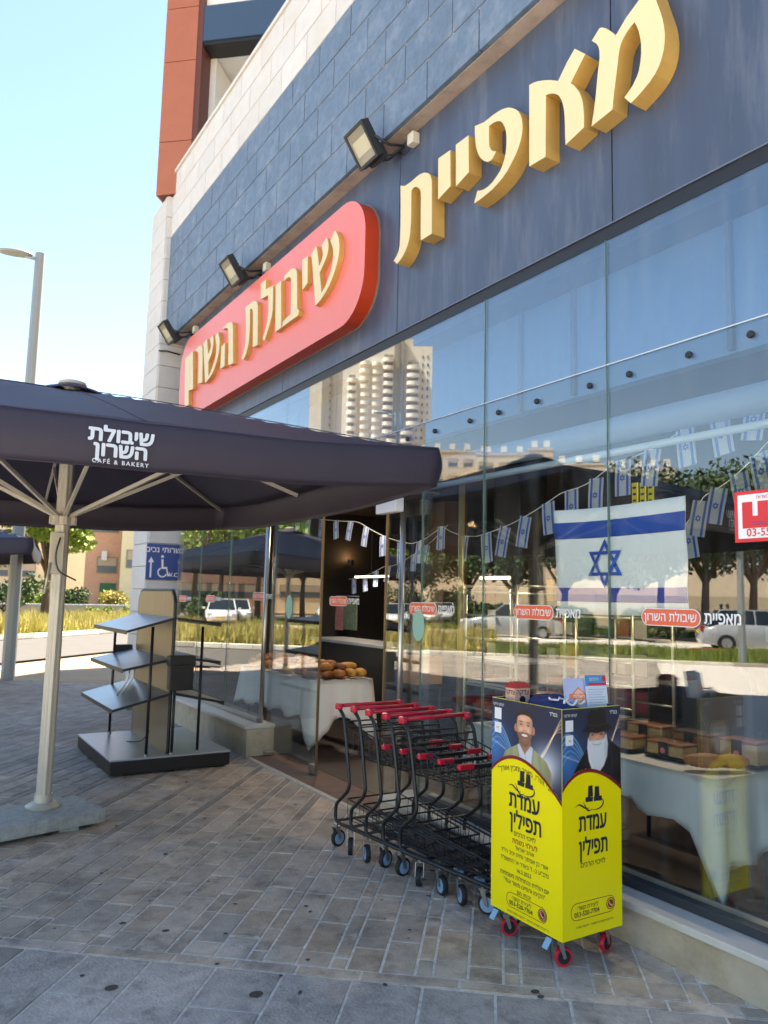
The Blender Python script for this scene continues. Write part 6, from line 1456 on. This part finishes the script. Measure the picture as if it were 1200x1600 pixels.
for k in range(13):
    for px in (655, 663): 
        z = mir(px, 560, d0).z - 2.95 * k; tb('window', px - 1.0, px + 1.0, 0, .3, .49, M_win, TWR, z, z + 1.1)
    z = mir(520, 590, d0).z - 2.95*k; tb('window', 519, 521.5, 0, 1.8, 1.99, M_win, TWR, z, z + 1.0)
# ---- cars
M_tyrec = mat('car_tyre', srgb('#18181a'), .8); M_alloy = mat('alloy_rim', srgb('#a5a7a9'), .35, metal=.7); M_cglass = mat('car_glass', srgb('#1c2328'), .08, spec=.8)
M_tail = mat('tail_light', srgb('#a01818'), .25); M_head = mat('head_light', srgb('#d8dcde'), .15); M_plate = mat('number_plate', srgb('#d8b92a'), .5)
def car(x, y, rz, col, label, suv=False):
    t = bpy.data.objects.new('parked_car', None); COL.objects.link(t); tag(t, label, 'car', 'parked cars across the street')
    M_body = mat('car_paint_' + col[1:], srgb(col), .25, spec=.6, coat=.6); L = 4.4; hL = L/2; Wd = .88; up = .12 if suv else 0
    secs = [(-hL, .42, .62 + up, .62), (-hL + .12, .28, .78 + up, .80), (-hL + .6, .22, .90 + up, .86), (-.9, .20, .92 + up, Wd), (.9, .20, .90 + up, Wd), (hL - .9, .22, .84 + up, .86), (hL - .25, .26, .72 + up, .78), (hL, .40, .58 + up, .62)]
    bm = bmesh.new(); rings = []
    for (xx, zb, zt__, w) in secs:
        rings.append([bm.verts.new(p) for p in ((xx, -w*.92, zb), (xx, -w, (zb+zt__)*.5), (xx, -w*.96, zt__ - .06), (xx, -w*.82, zt__), (xx, w*.82, zt__), (xx, w*.96, zt__ - .06), (xx, w, (zb+zt__)*.5), (xx, w*.92, zb))])
    for A, B_ in zip(rings, rings[1:]):
        for k in range(8): bm.faces.new((A[k], A[(k+1) % 8], B_[(k+1) % 8], B_[k]))
    bm.faces.new(rings[0][::-1]); bm.faces.new(rings[-1]); bmobj('body', bm, M_body, t, True)
    zr = 1.45 + up; zb = .88 + up
    bm = bmesh.new(); g0 = [(-hL + (.25 if suv else .45), .72), (1.15, .74)]; g1 = [(-hL + (.75 if suv else 1.15), .58), (.35, .60)]
    lo = [bm.verts.new(p) for p in ((g0[0][0], -g0[0][1], zb), (g0[1][0], -g0[1][1], zb - .03), (g0[1][0], g0[1][1], zb - .03), (g0[0][0], g0[0][1], zb))]
    hi = [bm.verts.new(p) for p in ((g1[0][0], -g1[0][1], zr - .03), (g1[1][0], -g1[1][1], zr), (g1[1][0], g1[1][1], zr), (g1[0][0], g1[0][1], zr - .03))]
    for k in range(4): bm.faces.new((lo[k], lo[(k+1) % 4], hi[(k+1) % 4], hi[k]))
    bmobj('windows', bm, M_cglass, t)
    bm = bmesh.new(); add_box(bm, ((g1[0][0] + g1[1][0])/2, 0, zr + .0), (g1[1][0] - g1[0][0] + .1, 1.22, .05), bev=.02); bmobj('roof', bm, M_body, t)
    bm = bmesh.new()
    for s in (-1, 1):
        for (xa, xb) in ((g0[0][0], g1[0][0]), (-.25, -.28), (g0[1][0], g1[1][0])): add_tube(bm, [(xa, s*.735, zb - .02), (xb, s*.60, zr)], .035, 5)
    pl_ = bmobj('pillars', bm, M_body, t)
    for sx in (-1.32, 1.38):
        for sy in (-1, 1):
            w = lathe('tyre', [(.20, -.1), (.31, -.1), (.325, -.06), (.325, .06), (.31, .1), (.20, .1)], (sx, sy*.80, .325), M_tyrec, t, 18, 'Y'); lathe('rim', [(0, -.104), (.19, -.104), (.20, -.09), (.20, .09), (.19, .104), (0, .104)], (sx, sy*.80, .325), M_alloy, w, 12, 'Y')
    for sy in (-.62, .62):
        bm = bmesh.new(); add_box(bm, (hL - .08, sy, .64 + up), (.14, .30, .13), bev=.03); bmobj('headlight', bm, M_head, t)
        bm = bmesh.new(); add_box(bm, (-hL + .07, sy, .74 + up), (.14, .26, .20), bev=.03); bmobj('tail_light', bm, M_tail, t)
        bm = bmesh.new(); add_box(bm, (.82, sy*1.52, .96 + up), (.14, .16, .11), bev=.03); bmobj('door_mirror', bm, M_body, t)
    bm = bmesh.new(); add_box(bm, (-hL - .005, 0, .6 + up), (.02, .5, .11)); bmobj('number_plate', bm, M_plate, t)
    bm = bmesh.new(); add_box(bm, (hL + .005, 0, .45 + up), (.02, .5, .11)); bmobj('number_plate', bm, M_plate, t)
    t.location = (x, y, -.09); t.rotation_euler = (0, 0, rz); return t
car(-21.6, 17.6, math.radians(-135 + 180 + 180), '#9aa0a6', 'silver car mirrored at the right edge under the name sticker', True)
p = mir(800, 985, 36); car(p.x, p.y, math.radians(45), '#8d9296', 'grey car mirrored behind the bakery rack', True)
for i, (px, d, c, l, rz) in enumerate([(600, 47, '#d5d8da', 'white parked car mirrored just right of the door post', 20), (628, 50, '#d5d8da', 'white parked car mirrored behind the door sticker', 20), (662, 52, '#cdd1d4', 'white parked car mirrored behind the teal oval sticker', 20), (695, 56, '#b9c2c6', 'pale parked car mirrored above the third trolley', 20), (728, 62, '#d5d8da', 'distant white parked car mirrored at the gold-lit post', 20), (345, 46, '#d5d8da', 'white parked car mirrored in the left panes, left one', 25), (368, 49, '#d5d8da', 'white parked car mirrored in the left panes, right one', 25), (512, 52, '#cfd3d6', 'white parked car mirrored in the sliding leaf', 20)]):
    p = mir(px, 972, d); car(p.x, p.y, math.radians(-rz - 45), c, l)
# two walkers far off, mirrored
def walker(px, dist, label, top, legs, seed):
    p = mir(px, 955, dist); t = thing('person', (p.x, p.y, 0), label, 'person', 'people walking far across the street'); me = bpy.data.meshes.new('figure')
    J_ = [(0,0,.95), (0,0,1.2), (0,0,1.42), (0,0,1.52), (0,0,1.68), (.18,0,1.40), (.24,.05,1.12), (.26,.12,.88), (-.18,0,1.40), (-.24,-.05,1.12), (-.26,-.1,.88), (.10,0,.9), (.12,.10,.5), (.12,.02,.08), (.12,.16,.04), (-.10,0,.9), (-.12,-.05,.5), (-.12,-.22,.1), (-.12,-.08,.05)]
    E_2 = [(0,1),(1,2),(2,3),(3,4),(2,5),(5,6),(6,7),(2,8),(8,9),(9,10),(0,11),(11,12),(12,13),(13,14),(0,15),(15,16),(16,17),(17,18)]
    Rr = [.15,.14,.15,.06,.10,.07,.05,.035,.07,.05,.035,.10,.07,.045,.04,.10,.07,.045,.04]
    me.from_pydata(J_, E_2, []); me.materials.append(top); o = bpy.data.objects.new('body', me); COL.objects.link(o); o.parent = t; o.modifiers.new('skin', 'SKIN'); sv = me.skin_vertices[0].data
    for k, rr in enumerate(Rr): sv[k].radius = (rr, rr)
    sv[0].use_root = True; s = o.modifiers.new('smooth', 'SUBSURF'); s.levels = s.render_levels = 1
    lathe('hair', [(0, .12), (.08, .10), (.105, .03), (.10, -.02)], (p.x, p.y, 1.66), M_hair, t, 10)
walker(1128, 52, 'walker in dark clothes far off, mirrored between the dark trunks, left one', mat('clothes_dark', srgb('#3a3a42'), .8), None, 1)
walker(1138, 50, 'walker in brown clothes far off, mirrored between the dark trunks, right one', mat('clothes_brown', srgb('#5a4238'), .8), None, 2)
# weeds
w0 = Vector((2.92, 10.95, 0)); shrub(w0.x, w0.y, .12, .22, 'small weed growing at the foot of the stone pier', 99, M_leaf1, 160, .03, None)
